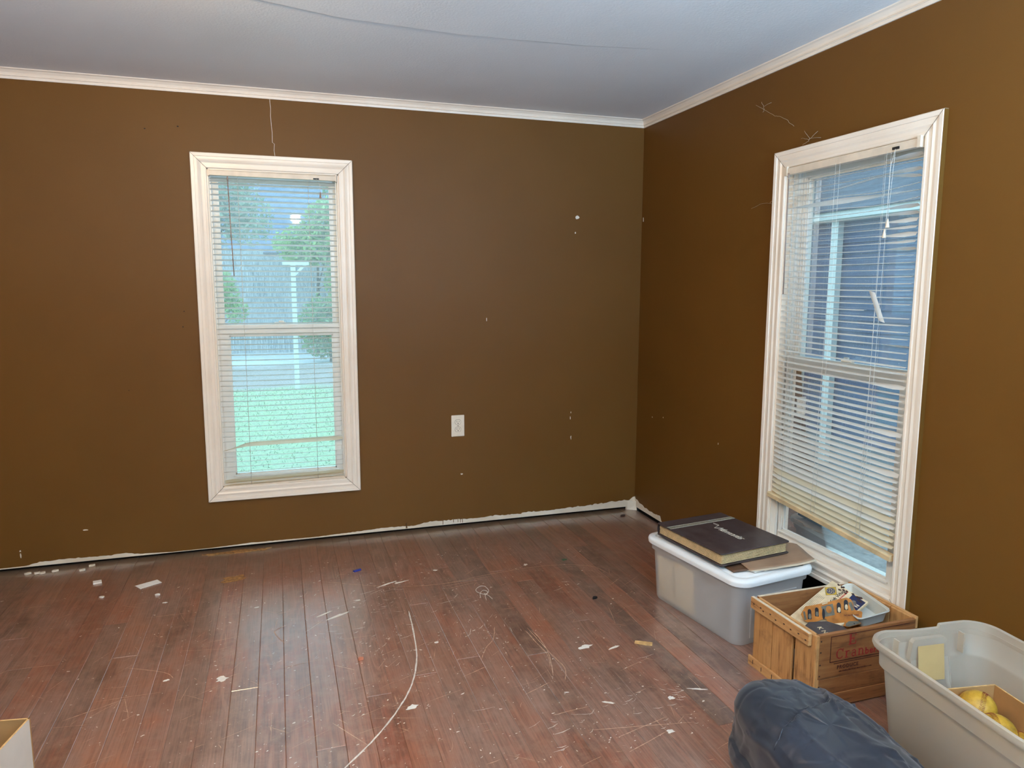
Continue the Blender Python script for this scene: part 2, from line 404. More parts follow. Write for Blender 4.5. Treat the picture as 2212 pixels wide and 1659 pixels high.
# gouges and scratches in the boards
def wig(pts, sub=5, a=.004):
    out = []
    for i in range(len(pts)-1):
        for k in range(sub):
            t = k/sub
            # Catmull-Rom
            p0 = V(pts[max(i-1, 0)]+(0,)); p1 = V(pts[i]+(0,)); p2 = V(pts[i+1]+(0,)); p3 = V(pts[min(i+2, len(pts)-1)]+(0,))
            q = .5*((2*p1)+(-p0+p2)*t+(2*p0-5*p1+4*p2-p3)*t*t+(-p0+3*p1-3*p2+p3)*t**3)
            out.append((q.x+R.uniform(-a, a)*.3, q.y+R.uniform(-a, a)*.3))
    out.append(pts[-1]); return out
mb = MB()
arc = [(-1.658, -1.042), (-1.673, -1.241), (-1.692, -1.417), (-1.722, -1.552), (-1.764, -1.67), (-1.812, -1.76), (-1.863, -1.841), (-1.926, -1.924), (-1.983, -1.989), (-2.06, -2.07), (-2.2, -2.2)]
mb.ribbon(wig(arc, 6, .002), .0055)
build('scratch', mb, M['scratchpale'], fl_)
mb = MB()
S = [[(-1.2, -1.38), (-1.19, -1.45), (-1.196, -1.556), (-1.214, -1.644), (-1.241, -1.739)], [(-1.224, -1.372), (-1.215, -1.491), (-1.207, -1.59), (-1.229, -1.674)],
     [(-1.21, -1.35), (-1.20, -1.47), (-1.192, -1.58), (-1.18, -1.70), (-1.21, -1.78)],
     [(-2.89, -1.507), (-2.719, -1.426)], [(-2.719, -1.426), (-2.688, -1.55)], [(-2.752, -1.199), (-2.615, -1.277), (-2.577, -1.33)], [(-2.185, -1.181), (-2.225, -1.066), (-2.174, -1.016)],
     [(-1.331, -1.97), (-1.19, -1.959)], [(-1.186, -2.148), (-.971, -2.094)], [(-1.254, -2.083), (-.899, -2.149)], [(-1.176, -2.224), (-1.013, -2.166)],
     [(-1.379, -1.824), (-1.27, -1.777)], [(-2.011, -1.414), (-1.939, -1.472)], [(-1.561, -1.644), (-1.46, -1.601)], [(-2.041, -1.79), (-1.943, -1.943)],
     [(-1.339, -1.305), (-1.372, -1.4), (-1.422, -1.465), (-1.463, -1.546)], [(-1.99, -.60), (-1.727, -.74), (-1.464, -.797), (-1.194, -.752), (-.89, -.734), (-.684, -.799), (-.632, -.912)],
     [(-1.45, -.80), (-1.2, -.78)], [(-1.46, -.83), (-1.24, -.80)], [(-1.44, -.86), (-1.3, -.83)]]
for s_ in S: mb.ribbon(wig(s_, 4, .003), .0028)
for i in range(520):
    x0 = R.uniform(-3.4, -.6); y0 = R.uniform(-3.0, -.5); a = R.choice([R.gauss(.3, .25), R.gauss(.3, .25), R.gauss(-.5, .3), R.gauss(1.3, .3), R.uniform(0, PI)]); l = R.expovariate(1/.045)+.015; b = R.uniform(-.5, .5)*min(1, .02/l)
    pts = [(x0+math.cos(a+b*t)*l*t, y0+math.sin(a+b*t)*l*t) for t in (0, .33, .66, 1)]
    mb.ribbon(pts, R.uniform(.0008, .0020))
build('scratches', mb, M['scratch'], fl_, kind='stuff')
mb = MB()
for (cx_, cy_, sx, sy, n_, ang) in ((-1.90, -.93, .10, .05, 26, .35), (-1.70, -.76, .09, .035, 18, .3), (-1.55, -1.05, .10, .08, 22, .5), (-2.08, -1.22, .14, .10, 20, .2), (-1.0, -1.0, .12, .05, 14, .15), (-1.35, -1.30, .08, .10, 16, 1.2), (-1.2, -1.95, .2, .12, 30, .1), (-.85, -1.95, .12, .05, 22, -.45), (-1.72, -1.45, .12, .2, 26, .6), (-1.1, -2.15, .3, .1, 24, .35)):
    for i in range(n_):
        x0, y0 = cx_+R.gauss(0, sx), cy_+R.gauss(0, sy); a = ang+R.gauss(0, .35); l = R.expovariate(1/.018)+.006
        mb.ribbon([(x0+math.cos(a)*l*t, y0+math.sin(a)*l*t+.003*math.sin(9*t)) for t in (0, .5, 1)], R.uniform(.0010, .0030))
build('paint_scrapes', mb, M['scratchpale'], fl_, kind='stuff')
# spilled and scraped wall paint on the boards
def blob(cx, cy, rx, ry, rot=0, n=14, z=.0008, j=.35, seed=0):
    r = random.Random(seed or int(abs(cx*1000)+abs(cy*777))); vs = []
    for k in range(n):
        a = 2*PI*k/n; q = 1+r.uniform(-j, j); X, Y = rx*q*math.cos(a), ry*q*math.sin(a)
        vs.append((cx+X*math.cos(rot)-Y*math.sin(rot), cy+X*math.sin(rot)+Y*math.cos(rot)))
    return vs
M['greenpaint'] = simple('green_paint_spot', (30, 84, 58), .5, .1, 60)
M['tanstain'] = simple('tan_stain', (158, 112, 62), .7, .25, 60)
spots = [(-1.039, -1.575, .028, .013, .2, 'chip'), (-.93, -1.615, .03, .005, .3, 'chip'), (-1.775, -1.778, .022, .011, .2, 'chip'), (-2.406, -1.391, .02, .018, 1, 'chip'),
         (-1.71, -.72, .05, .006, .45, 'chip'), (-1.64, -.715, .04, .006, .3, 'chip'), (-1.96, -.993, .05, .008, .5, 'chip'), (-2.02, -.96, .05, .005, .6, 'chip'),
         (-1.45, -.62, .012, .008, 0, 'chip'), (-.989, -.689, .014, .01, 1, 'chip'), (-.77, -.685, .016, .012, .3, 'greenpaint'), (-2.42, -.425, .06, .035, .2, 'tanstain'),
         (-1.86, -.86, .012, .007, 0, 'chip'), (-2.6, -1.339, .012, .006, .5, 'chip'), (-1.6, -1.36, .01, .007, 0, 'chip'), (-.9, -2.0, .012, .01, 0, 'chip'), (-1.12, -1.96, .02, .006, -.5, 'chip'),
         (-.78, -1.98, .03, .004, -.4, 'chip'), (-1.0, -2.17, .012, .01, 0, 'chip'), (-2.3, -.8, .01, .006, 0, 'chip'), (-2.7, -.62, .01, .006, 0, 'chip')]
for (cx, cy, rx, ry, ro, mk) in spots:
    mb = MB().prism(blob(cx, cy, rx, ry, ro), .0002, .0009); build('paint_spot', mb, M[mk], fl_)
mb = MB()
for i in range(1400):
    cx, cy = R.gauss(-1.75, .75), R.uniform(-2.2, -.35)
    if cx < XL or cx > -.6: continue
    s_ = min(.0035, R.expovariate(1/.0007)+.0007)
    mb.add([(p[0], p[1], .0009) for p in blob(cx, cy, s_*R.uniform(1, 2.6), s_*.8, R.choice([.3, .5, 2.8, R.uniform(0, 3)])+R.gauss(0, .2), 8, seed=i+1, j=.5)], [tuple(range(8))])
build('paint_flecks', mb, M['chip'], fl_, kind='stuff')

# unpainted plaster edge along the foot of the walls
def plaster(edge, parent, wall):
    mb = MB(); pts = []
    for (a, h), (b, h2) in zip(edge, edge[1:]):
        n = max(2, int(abs(b-a)/.012))
        for i in range(n): t = i/n; pts.append((a+(b-a)*t, ZG+max(.0, (h+(h2-h)*t))*(1+R.uniform(-.12, .12))))
    pts.append((edge[-1][0], ZG+edge[-1][1]))
    vs = []
    for a, z in pts:
        if wall == 'back': vs += [(a, -.0025, ZG-.001), (a, -.0015, z), (a, .002, z+.001)]
        else: vs += [(-.0025, a, ZG-.001), (-.0015, a, z), (.002, a, z+.001)]
    fs = []
    for i in range(len(pts)-1): fs += [(3*i, 3*i+3, 3*i+4, 3*i+1), (3*i+1, 3*i+4, 3*i+5, 3*i+2)]
    mb.add(vs, fs); return build('plaster_edge', mb, M['plaster'], parent)
plaster([(-3.6, .002), (-3.42, .004), (-3.36, .018), (-3.2, .02), (-3.05, .015), (-2.98, .02), (-2.9, .008), (-2.75, .001), (-2.55, .001), (-2.35, .008), (-2.2, .006), (-2.0, .004), (-1.75, .012), (-1.6, .018),
         (-1.45, .012), (-1.35, .028), (-1.1, .022), (-.95, .026), (-.78, .020), (-.77, .030), (-.6, .022), (-.45, .03), (-.3, .034), (-.1, .045), (-.04, .04), (-.001, .06)], wb, 'back')
plaster([(-.001, .06), (-.03, .045), (-.08, .034), (-.14, .026), (-.25, .022), (-.33, .03), (-.345, .004), (-.37, .0)], wr, 'right')
mb = MB().prism([(-.055, -.004), (-.001, -.02), (.0, .0), (-.06, .01)], -.001, .055)
mb.add([(-.045, -.01, 0), (-.0, -.035, 0), (0, 0, .075)], [(0, 1, 2)])
build('plaster_lump', mb, M['plaster'], wb)
mb = MB()
for i in range(9):
    a = -1.56+R.uniform(0, .16) if i < 4 else -1.33+R.uniform(0, .2)
    mb.box(a, a+.003, -.004, -.001, ZG+.002+R.uniform(0, .01), ZG+.034)
build('paint_drips', mb, M['wall'], wb, kind='stuff')
# chips, nail holes, hairline crack
def wchip(wall, a, z, rx, rz, mk='chip'):
    pl = blob(a, z, rx, rz, 0, 9, seed=int(abs(a*999)+z*333)+1); mb = MB()
    if wall == 'back': mb.prism(pl, 0, .0012, Matrix(((1, 0, 0, 0), (0, 0, -1, 0), (0, 1, 0, 0), (0, 0, 0, 1))))
    else: mb.prism(pl, 0, .0012, Matrix(((0, 0, -1, 0), (1, 0, 0, 0), (0, 1, 0, 0), (0, 0, 0, 1))))
    return build('wall_chip', mb, M[mk], wb if wall == 'back' else wr)
for a in [('back', -.432, 1.842, .011, .009), ('back', -.443, 1.752, .004, .006), ('back', -.46, .626, .0025, .009), ('back', -.455, .501, .0025, .012), ('back', -.457, .66, .002, .005), ('back', -.998, 1.24, .002, .009),
          ('back', -1.156, .323, .007, .004), ('back', -3.439, .082, .003, .012), ('back', -3.44, .105, .004, .005), ('back', -3.144, .185, .01, .003), ('right', -.02, 1.84, .004, .012), ('right', -.9, .62, .002, .004),
          ('right', -.33, .66, .002, .004), ('right', -.2, .64, .002, .004)]: wchip(*a)
for a in [('back', -2.75, 2.2, .004, .003, 'dark'), ('back', -2.6, 2.22, .005, .003, 'dark'), ('back', -2.62, 1.3, .003, .003, 'dark'), ('back', -2.63, 1.22, .003, .003, 'dark'), ('back', -2.9, .9, .002, .002, 'dark')]: wchip(*a)
mb = MB(); pts = [(-2.158, 2.392), (-2.155, 2.34), (-2.157, 2.3), (-2.152, 2.22), (-2.153, 2.17), (-2.143, 2.163), (-2.146, 2.13), (-2.142, 2.098)]
for (a, z), (b, z2) in zip(pts, pts[1:]): mb.add([(a-.0009, -.0006, z), (a+.0009, -.0006, z), (b+.0009, -.0006, z2), (b-.0009, -.0006, z2)], [(0, 1, 2, 3)])
build('wall_crack', mb, M['chip'], wb)

# ------------------------------------------------------------------ windows
cprof = [(.0, .004), (.0, .012), (.004, .015), (.012, .015), (.013, .012), (.026, .012), (.034, .017), (.044, .0145), (.056, .0145), (.0575, .019), (.072, .020), (.075, .017), (.075, 0)]
def window(n, w, P, glass, lower_glass, meet, rear=False):
    # P(u, d, z): u along the wall, d depth outwards (negative = into the room)
    u0, u1, z0, z1 = w['u0'], w['u1'], w['z0'], w['z1']
    root = setting('window_%d' % n, P((u0+u1)/2, 0, z0))
    def bx(mb, a, b, c, d, e, f, ch=0):
        m_ = MB().box(a, b, c, d, e, f, ch=ch); mb.add([P(*v) for v in m_.v], m_.f)
    def inset(s, t):   # corner order: TL TR BR BL, moved outward by t
        return [(u0-t, z1+t), (u1+t, z1+t), (u1+t, z0-t), (u0-t, z0-t)][s]
    for s in range(4):
        mb = MB(); vs = []; e = (s+1) % 4
        for t, h in cprof:
            for q in (s, e):
                uu, zz = inset(q, t); g = .0004 if q == s else -.0004
                vs.append(P(uu, -h, zz))
        n_ = len(cprof); fs = [(2*i, 2*i+1, 2*i+3, 2*i+2) for i in range(n_-1)]
        fs += [tuple(range(0, 2*n_, 2)), tuple(range(2*n_-1, 0, -2))]
        mb.add(vs, fs); build('casing', mb, M['trim'], root)
    # joint shadow lines
    mb = MB()
    for s in range(4):
        a = inset(s, .0); b = inset(s, .075)
        dx, dz = b[0]-a[0], b[1]-a[1]; nx, nz_ = -dz*.008, dx*.008
        mb.add([P(a[0]+nx, -.0158, a[1]+nz_), P(a[0]-nx, -.0158, a[1]-nz_), P(b[0]-nx, -.0203, b[1]-nz_), P(b[0]+nx, -.0203, b[1]+nz_)], [(0, 1, 2, 3)])
    build('mitre_joints', mb, M['gap'], root)
    mb = MB(); bx(mb, u0-.001, u0+.006, -.004, TH, z0, z1); bx(mb, u1-.006, u1+.001, -.004, TH, z0, z1)
    bx(mb, u0, u1, -.004, TH, z1-.006, z1+.001); bx(mb, u0, u1, -.004, TH+.02, z0-.001, z0+.006)
    build('jamb', mb, M['trim'], root)
    # vinyl tracks: fluted liners at both sides
    mb = MB()
    for (a, s) in ((u0+.006, 1), (u1-.006, -1)):
        for k in range(6):
            d0 = .052+k*.014; lo, hi = sorted((a, a+s*(.007 if k % 2 else .003))); bx(mb, lo, hi, d0, d0+.0135, z0, z1)
        lo, hi = sorted((a, a+s*.009)); bx(mb, lo, hi, .022, .0285, z0, z1)
    build('track_liner', mb, M['vinyl'], root)
    mb = MB()
    for (a, s) in ((u0+.006, 1), (u1-.006, -1)):
        lo, hi = sorted((a, a+s*.0045)); bx(mb, lo, hi, .0286, .0325, z0, meet[1])
    build('track_groove', mb, M['dark'], root)
    def sash(name, d0, d1, ua, ub, za, zb, gl, gd):
        g0, g1, h0, h1 = gl; mb = MB()
        bx(mb, ua, g0, d0, d1, za, zb); bx(mb, g1, ub, d0, d1, za, zb); bx(mb, g0, g1, d0, d1, za, h0); bx(mb, g0, g1, d0, d1, h1, zb)
        # glazing bead
        t = .006
        for q in ((g0, g0+t, h0, h1), (g1-t, g1, h0, h1), (g0, g1, h0, h0+t), (g0, g1, h1-t, h1)): bx(mb, q[0], q[1], d0+.006, d1-.004, q[2], q[3])
        # raised lip of the rails
        bx(mb, ua+.012, ua+.016, d0-.003, d0, za, zb); bx(mb, ub-.016, ub-.012, d0-.003, d0, za, zb)
        s_ = build(name, mb, M['vinyl'], root)
        mb = MB(); bx(mb, g0+.001, g1-.001, gd, gd+.003, h0+.001, h1-.001); build('pane', mb, glass, s_)
        return s_
    lg = lower_glass; mz0, mz1 = meet
    lo = sash('lower_sash', .033, .060, u0+.009, u1-.009, z0+.006, mz1, (u0+lg[0], u1-lg[1], z0+lg[2], mz0), .045)
    up = sash('upper_sash', .072, .098, u0+.012, u1-.012, mz0+.005, z1-.006, (u0+.04, u1-.04, mz1-.01, z1-.045), .085)
    if not rear:
        mb = MB(); bx(mb, u0+.02, u1-.02, .026, .034, mz0+.012, mz0+.018, 0); bx(mb, u0+.01, u1-.01, .028, .034, mz0+.034, mz0+.05)
        build('meeting_rail_lip', mb, M['vinyl'], lo)
        mb = MB(); um = (u0+u1)/2; bx(mb, um-.03, um+.03, .045, .066, mz1, mz1+.012, .003); bx(mb, um-.006, um+.02, .05, .06, mz1+.012, mz1+.02, .002)
        build('sash_lock', mb, M['vinyl'], lo)
        mb = MB(); bx(mb, u0+lg[0]-.012, u1-lg[1]+.012, .024, .034, z0+lg[2]-.012, z0+lg[2]-.006)
        build('lift_rail', mb, M['vinyl'], lo)
    return root
Pb = lambda u, d, z: V((u, d, z))
Pr = lambda u, d, z: V((d, u, z))
window(1, W1, Pb, M['glass'], (.066, .05, .055), (1.168, 1.225))
# for the right window u = y, left in the picture = larger y
window(2, W2, Pr, M['glassdirty'], (.07, .036, .042), (1.07, 1.125))
mb = MB().box(-.0185, 0, W2['u0']-.0765, W2['u0']-.0752, W2['z0']-.075, W2['z1']+.074)
build('painted_casing_edge', mb, M['wall'], wr)
window(3, dict(u0=-4.15, u1=-3.05, z0=.6, z1=2.1), lambda u, d, z: V((XL-d, u, z)), M['glass'], (.05, .05, .05), (1.32, 1.37), True)  # unseen window, added to go with the left fill light
window(4, dict(u0=-1.35, u1=-.25, z0=.6, z1=2.1), lambda u, d, z: V((u, YF-d, z)), M['glass'], (.05, .05, .05), (1.32, 1.37), True)  # added unseen window for the front fill, placed clear of pane reflections

# ------------------------------------------------------------------ mini blinds
def slat_mesh(P, ua, ub, zf, tiltf, w=.027, d0=0, crown_=.0022, nseg=16, cut=None):
    """zf(t) height, tiltf(t) tilt in rad (+ = room edge up), t from ua to ub"""
    mb = MB(); cs = 4; vs = []
    for i in range(nseg+1):
        t = i/nseg; u = ua+(ub-ua)*t; z = zf(t); a = tiltf(t)
        for k in range(cs+1):
            s = k/cs*2-1; ww = w*(.55 if i in (0, nseg) else 1)
            y = s*ww/2; h = crown_*(1-s*s)
            vs.append(P(u, d0+y*math.cos(a)-h*math.sin(a)*-1*0, z-y*math.sin(a)+h*math.cos(a)))
    fs = [(i*(cs+1)+k, (i+1)*(cs+1)+k, (i+1)*(cs+1)+k+1, i*(cs+1)+k+1) for i in range(nseg) for k in range(cs)]
    mb.add(vs, fs, True); return mb
def rail(P, u0, u1, d0, d1, za0, za1, hgt, ch=.002):
    mb = MB(); nx = 2; vs = []
    pr = [(d0, 0), (d0, hgt*.8), (d0+.003, hgt), (d1-.003, hgt), (d1, hgt*.8), (d1, 0)]
    for u, z in ((u0, za0), (u1, za1)):
        for d, h in pr: vs.append(P(u, d, z+h))
    n = len(pr); fs = [(i, (i+1) % n, n+(i+1) % n, n+i) for i in range(n)]+[tuple(range(n-1, -1, -1)), tuple(range(n, 2*n))]
    return mb.add(vs, fs)
def tassel(P, u, d, z, s=1):
    mb = MB(); vs = []; n = 8
    for r, h in ((.0015, 0), (.003, -.004), (.0055*s, -.024), (.0065*s, -.032), (.0045*s, -.033)):
        for k in range(n): vs.append(P(u+r*math.cos(2*PI*k/n), d+r*math.sin(2*PI*k/n), z+h))
    fs = [(i*n+k, i*n+(k+1) % n, (i+1)*n+(k+1) % n, (i+1)*n+k) for i in range(4) for k in range(n)]+[tuple(range(n)), tuple(range(5*n-1, 4*n-1, -1))]
    return mb.add(vs, fs)

# --- left window blind
b1 = thing('window_blind', (-2.151, -.003, 2.0), 'cream mini blind hanging straight in the left window, yard and fence behind', 'blind', 'mini blinds')
u0, u1 = W1['u0']+.008, W1['u1']-.012
build('head_rail', rail(Pb, u0, u1, -.016, .010, 1.990, 1.988, .027), M['rail'], b1)
build('bracket', MB().box(u0-.003, u0+.004, -.019, .012, 1.986, 2.019), M['rail'], b1); build('bracket', MB().box(u1-.004, u1+.003, -.019, .012, 1.984, 2.018), M['rail'], b1)
N1 = 58; pitch = .0275; base_t = math.radians(17)
z = 1.965; k = 0
def mk(zc, tilt, sag, drop, tw=None):
    zf = lambda t: zc+drop*(1-t)-sag*4*t*(1-t)
    tf = (lambda t: tilt) if tw is None else tw
    return slat_mesh(Pb, u0+.003, u1-.003, zf, tf)
zs = [1.972, 1.962]+[1.948-i*pitch for i in range(57)]
for i, zc in enumerate(zs):
    if zc < .41: break
    sag = .0 if zc > 1.2 else .004*min(1, (1.2-zc)/.2)*(1 if zc > .62 else .4)
    ti = base_t+R.uniform(-.03, .03)
    tw = None; mt = M['slat']
    if abs(zc-.575) < pitch/2:
        tw = lambda t: base_t+(1.25-base_t)*min(1, max(0, (t-.06)/.16)); mt = M['slaty']
        build('slat', slat_mesh(Pb, u0+.003, u1-.003, lambda t: zc+.008-.03*max(0, (.2-t)/.2)+.006*t, tw), mt, b1, label='flipped yellowish slat'); continue
    build('slat', mk(zc, ti, sag, -.001*(i/58)), mt, b1)
for (zc, ti, dr) in ((.398, .9, -.012), (.388, .5, -.012), (.378, .2, -.016)):
    build('slat', mk(zc, ti, 0, dr), M['slaty'], b1)
build('bottom_rail', rail(Pb, u0+.002, u1-.001, -.013, .013, .338, .352, .018), M['rail'], b1)
def ladder(P, b, us, zt, zbf, d=.0145):
    for u in us:
        mb = MB()
        for dd in (-d, d): mb.tube([P(u, dd, zt), P(u, dd, zbf(u))], .0006, 4)
        build('ladder_cord', mb, M['cord'], b)
ladder(Pb, b1, (-2.332, -1.981), 1.99, lambda u: .36)
mb = MB().tube([(-2.378, -.026, 1.985), (-2.378, -.027, 1.96)], .0035, 6); mb.tube([(-2.378, -.027, 1.958), (-2.374, -.027, 1.7), (-2.369, -.024, 1.482)], .0028, 6)
build('tilt_wand', mb, M['wand'], b1)
mb = MB().box(-1.955, -1.925, -.019, -.016, 1.990, 1.997); build('cord_lock', mb, M['blackrub'], b1)
mb = MB().tube([(-1.94, -.019, 1.993), (-1.928, -.022, 1.975), (-1.922, -.024, 1.95), (-1.921, -.024, 1.925)], .0009, 4); build('lift_cord', mb, M['cord'], b1)
build('cord_tassel', tassel(Pb, -1.921, -.024, 1.926), M['wand'], b1)

# --- right window blind (torn and hanging askew)
b2 = thing('window_blind', (-.005, -1.70, 1.95), 'torn mini blind hanging askew in the right window above the crate', 'blind', 'mini blinds')
PL = lambda u, d, z: V((d, u, z))
y0, y1 = W2['u1']-.008, W2['u0']+.008   # y0 = far end (left in picture), y1 = near end
build('head_rail', rail(PL, y0, y1, -.020, .006, 1.915, 1.915, .030), M['rail'], b2)
for yy in (y0-.006, y1+.006): build('bracket', MB().box(-.024, .010, yy-.007, yy+.007, 1.912, 1.951), M['rail'], b2)
pitch = .0249; n2 = 58; ztop = 1.895
zR = lambda i: ztop-i*.02515
def zLf(i):
    a = ztop-i*pitch
    return ztop-i*.0248 if i < 44 else ztop-44*.0248-(i-44)*.0232
lastL = None
for i in range(n2):
    zl, zr = zLf(i), zR(i)
    if i > 50: zl -= 0
    t0 = -math.radians(6 if i < 34 else 6+(i-34)*1.0); e = R.random()
    bend = 0; endtw = 0; sag = .002
    if i in (3,): bend = .018
    if i in (4, 6): bend = -.010
    if i < 14: endtw = R.choice([0, -.5, .7, -.9]); sag = R.uniform(-.002, .006)
    if i in (27, 33, 40, 46): endtw = R.choice([-.8, .6])
    def zf(t, zl=zl, zr=zr, bend=bend, sag=sag):
        return zl+(zr-zl)*t-sag*4*t*(1-t)+bend*max(0, 1-abs(t-.72)/.28)
    def tf(t, t0=t0, endtw=endtw):
        return t0+endtw*max(0, (t-.74)/.26)+.04*math.sin(7*t+i)
    ya, yb = y0-.004, y1+.004; mt = M['slat']; lab = {}
    if i == 22: yb = -1.835; lab = dict(label='snapped slat')
    if i == 5: tf = lambda t: -.1+.9*math.exp(-((t-.45)/.3)**2)
    if i == 53: tf = lambda t: -1.15+.3*t; mt = M['slaty']; lab = dict(label='flipped yellowish slat')
    if i >= 55: mt = M['slaty']
    build('slat', slat_mesh(PL, ya, yb, zf, tf, d0=-.004), mt, b2, **lab)
zrl, zrr = .466, .412
build('bottom_rail', rail(PL, y0+.012, y1+.001, -.022, .012, zrl, zrr, .022), M['railyellow'], b2)
zb_ = lambda u: zrl+(zrr-zrl)*(y0-u)/(y0-y1)+.012
ladder(PL, b2, (-1.422, -1.892), 1.92, zb_, .015)
mb = MB()
for yy in (-1.65, -1.672, -1.905, -1.925): mb.tube([(-.02, yy, 1.92), (-.018, yy+.004, 1.6), (-.018, yy+.012, 1.0), (-.018, yy+.03, zb_(yy)+.01)], .0007, 4)
build('lift_cord', mb, M['cord'], b2)
mb = MB().tube([(-.028, -1.379, 1.92), (-.030, -1.383, 1.90)], .0035, 6); mb.tube([(-.030, -1.383, 1.895), (-.030, -1.386, 1.40)], .0028, 6); build('tilt_wand', mb, M['wand'], b2)
mb = MB().box(-.023, -.020, -1.96, -1.93, 1.922, 1.931); build('cord_lock', mb, M['blackrub'], b2)
mb = MB().tube([(-.022, -1.945, 1.925), (-.03, -1.95, 1.88), (-.03, -1.945, 1.78), (-.03, -1.94, 1.675)], .0009, 4)
mb.tube([(-.022, -1.944, 1.925), (-.034, -1.94, 1.86), (-.031, -1.936, 1.74), (-.03, -1.93, 1.64)], .0009, 4); build('pull_cord', mb, M['cord'], b2)
build('cord_tassel', tassel(PL, -1.94, -.03, 1.678, 1.2), M['rail'], b2); build('cord_tassel', tassel(PL, -1.928, -.03, 1.642, 1.2), M['rail'], b2)
# a broken length of slat dangling from the cords
mb = MB(); vs = []
for i in range(9):
    t = i/8; yc = -1.880-.046*t; zc = 1.415-.112*t
    for k in range(5):
        s = k/4*2-1; vs.append((-.022-.004*(1-s*s)+.01*t, yc-s*.0155, zc-s*.004))
mb.add(vs, [(i*5+k, (i+1)*5+k, (i+1)*5+k+1, i*5+k+1) for i in range(8) for k in range(4)], True)
build('broken_slat', mb, M['slat'], b2, label='broken slat dangling from the cords')

# ------------------------------------------------------------------ outlet
ot = thing('wall_outlet', (-1.1765, 0, .617), 'cream two-socket electrical outlet on the brown wall right of the window', 'outlet')
mb = MB().box(-1.216, -1.137, -.006, .0, .553, .681, ch=.003); build('cover_plate', mb, M['outlet'], ot)
for zc in (.640, .596):
    pl = []
    for k in range(20):
        a = 2*PI*k/20; X = .0175*math.cos(a); Z = max(-.0135, min(.0135, .0175*math.sin(a))); pl.append((-1.1765+X, zc+Z))
    MY = Matrix(((1, 0, 0, 0), (0, 0, -1, 0), (0, 1, 0, 0), (0, 0, 0, 1)))
    rc = build('receptacle', MB().prism(pl, .004, .0078, MY), M['outlet'], ot)
    mb = MB().box(-1.1845, -1.1825, -.0085, -.006, zc-.001, zc+.008); mb.box(-1.1705, -1.1685, -.0085, -.006, zc, zc+.007)
    mb.box(-1.1790, -1.1740, -.0085, -.006, zc-.0095, zc-.005); build('slot', mb, M['slot'], rc)
    mb = MB()
    ring = [( -1.1765+.0188*math.cos(2*PI*k/20), zc+max(-.0147, min(.0147, .0188*math.sin(2*PI*k/20)))) for k in range(20)]
    mb.prism(ring, .005, .0066, MY); build('recess', mb, M['gap'], rc)
mb = MB().tube([(-1.1765, -.005, .618), (-1.1765, -.0072, .618)], .0028, 10); build('screw', mb, M['gap'], ot)

# ------------------------------------------------------------------ plastics
def plastic(name, rgb, transp, transl, rough=.35):
    m, nt, bs = newmat(name); c = s2l(*rgb)+(1,); bs.inputs['Base Color'].default_value = c; bs.inputs['Roughness'].default_value = rough
    t = node(nt, 'BsdfTranslucent'); t.inputs['Color'].default_value = c
    x = node(nt, 'MixShader'); x.inputs[0].default_value = transl; nt.links.new(bs.outputs[0], x.inputs[1]); nt.links.new(t.outputs[0], x.inputs[2])
    tr = node(nt, 'BsdfTransparent'); y = node(nt, 'MixShader'); y.inputs[0].default_value = transp
    nt.links.new(x.outputs[0], y.inputs[1]); nt.links.new(tr.outputs[0], y.inputs[2])
    nt.links.new(y.outputs[0], nt.nodes['Material Output'].inputs['Surface']); return m
M['clear'] = plastic('frosted_clear_plastic', (240, 238, 235), .53, .42)
M['clear2'] = plastic('frosted_tub_plastic', (214, 202, 184), .32, .38)
M['lid'] = trimmat('white_lid_plastic', (226, 226, 224), (238, 238, 236), (176, 150, 130), .3)
M['manila'] = simple('manila_paper', (238, 218, 172), .8, .05)
M['greypaper'] = simple('grey_contents', (158, 154, 148), .8, .1)
def rrect(w, l, r, n=6):
    p = []
    for cx, cy, a0 in ((w/2-r, l/2-r, 0), (-w/2+r, l/2-r, PI/2), (-w/2+r, -l/2+r, PI), (w/2-r, -l/2+r, 3*PI/2)):
        for k in range(n+1): a = a0+PI/2*k/n; p.append((cx+r*math.cos(a), cy+r*math.sin(a)))
    return p
def shell(rings, M_, close_bottom=True, close_top=False):
    mb = MB(); n = len(rings[0][0]); vs = []
    for pts, z in rings: vs += [M_ @ V((x, y, z if not callable(z) else z(x, y))) for x, y in pts]
    fs = [(i*n+k, i*n+(k+1) % n, (i+1)*n+(k+1) % n, (i+1)*n+k) for i in range(len(rings)-1) for k in range(n)]
    if close_bottom: fs.append(tuple(range(n-1, -1, -1)))
    if close_top: fs.append(tuple(range((len(rings)-1)*n, len(rings)*n)))
    return mb.add(vs, fs, True)
def smooth_by_angle(o, a=.6):
    m = o.modifiers.new('es', 'EDGE_SPLIT'); m.split_angle = a

# storage bin with lid
BW, BL = .425, .635
A8 = math.radians(7.5)
BM = Matrix.Translation((-.333, -1.475, 0)) @ Matrix.Rotation(A8, 4, 'Z')
bn = thing('storage_bin', (-.333, -1.475, 0), 'lidded frosted plastic storage bin with photo album on top, beside the wooden crate', 'storage bin')
w0, l0, w1_, l1_ = BW-.085, BL-.095, BW-.035, BL-.045
rings = [(rrect(w0, l0, .04), .002), (rrect(w0+.012, l0+.012, .045), .012), (rrect(w1_-.012, l1_-.012, .05), .235), (rrect(w1_+.004, l1_+.004, .05), .238), (rrect(w1_+.008, l1_+.008, .05), .272),
         (rrect(w1_+.004, l1_+.004, .048), .272), (rrect(w1_-.016, l1_-.016, .046), .234), (rrect(w0+.006, l0+.006, .042), .015)]
o = build('body', shell(rings, BM), M['clear'], bn); smooth_by_angle(o)
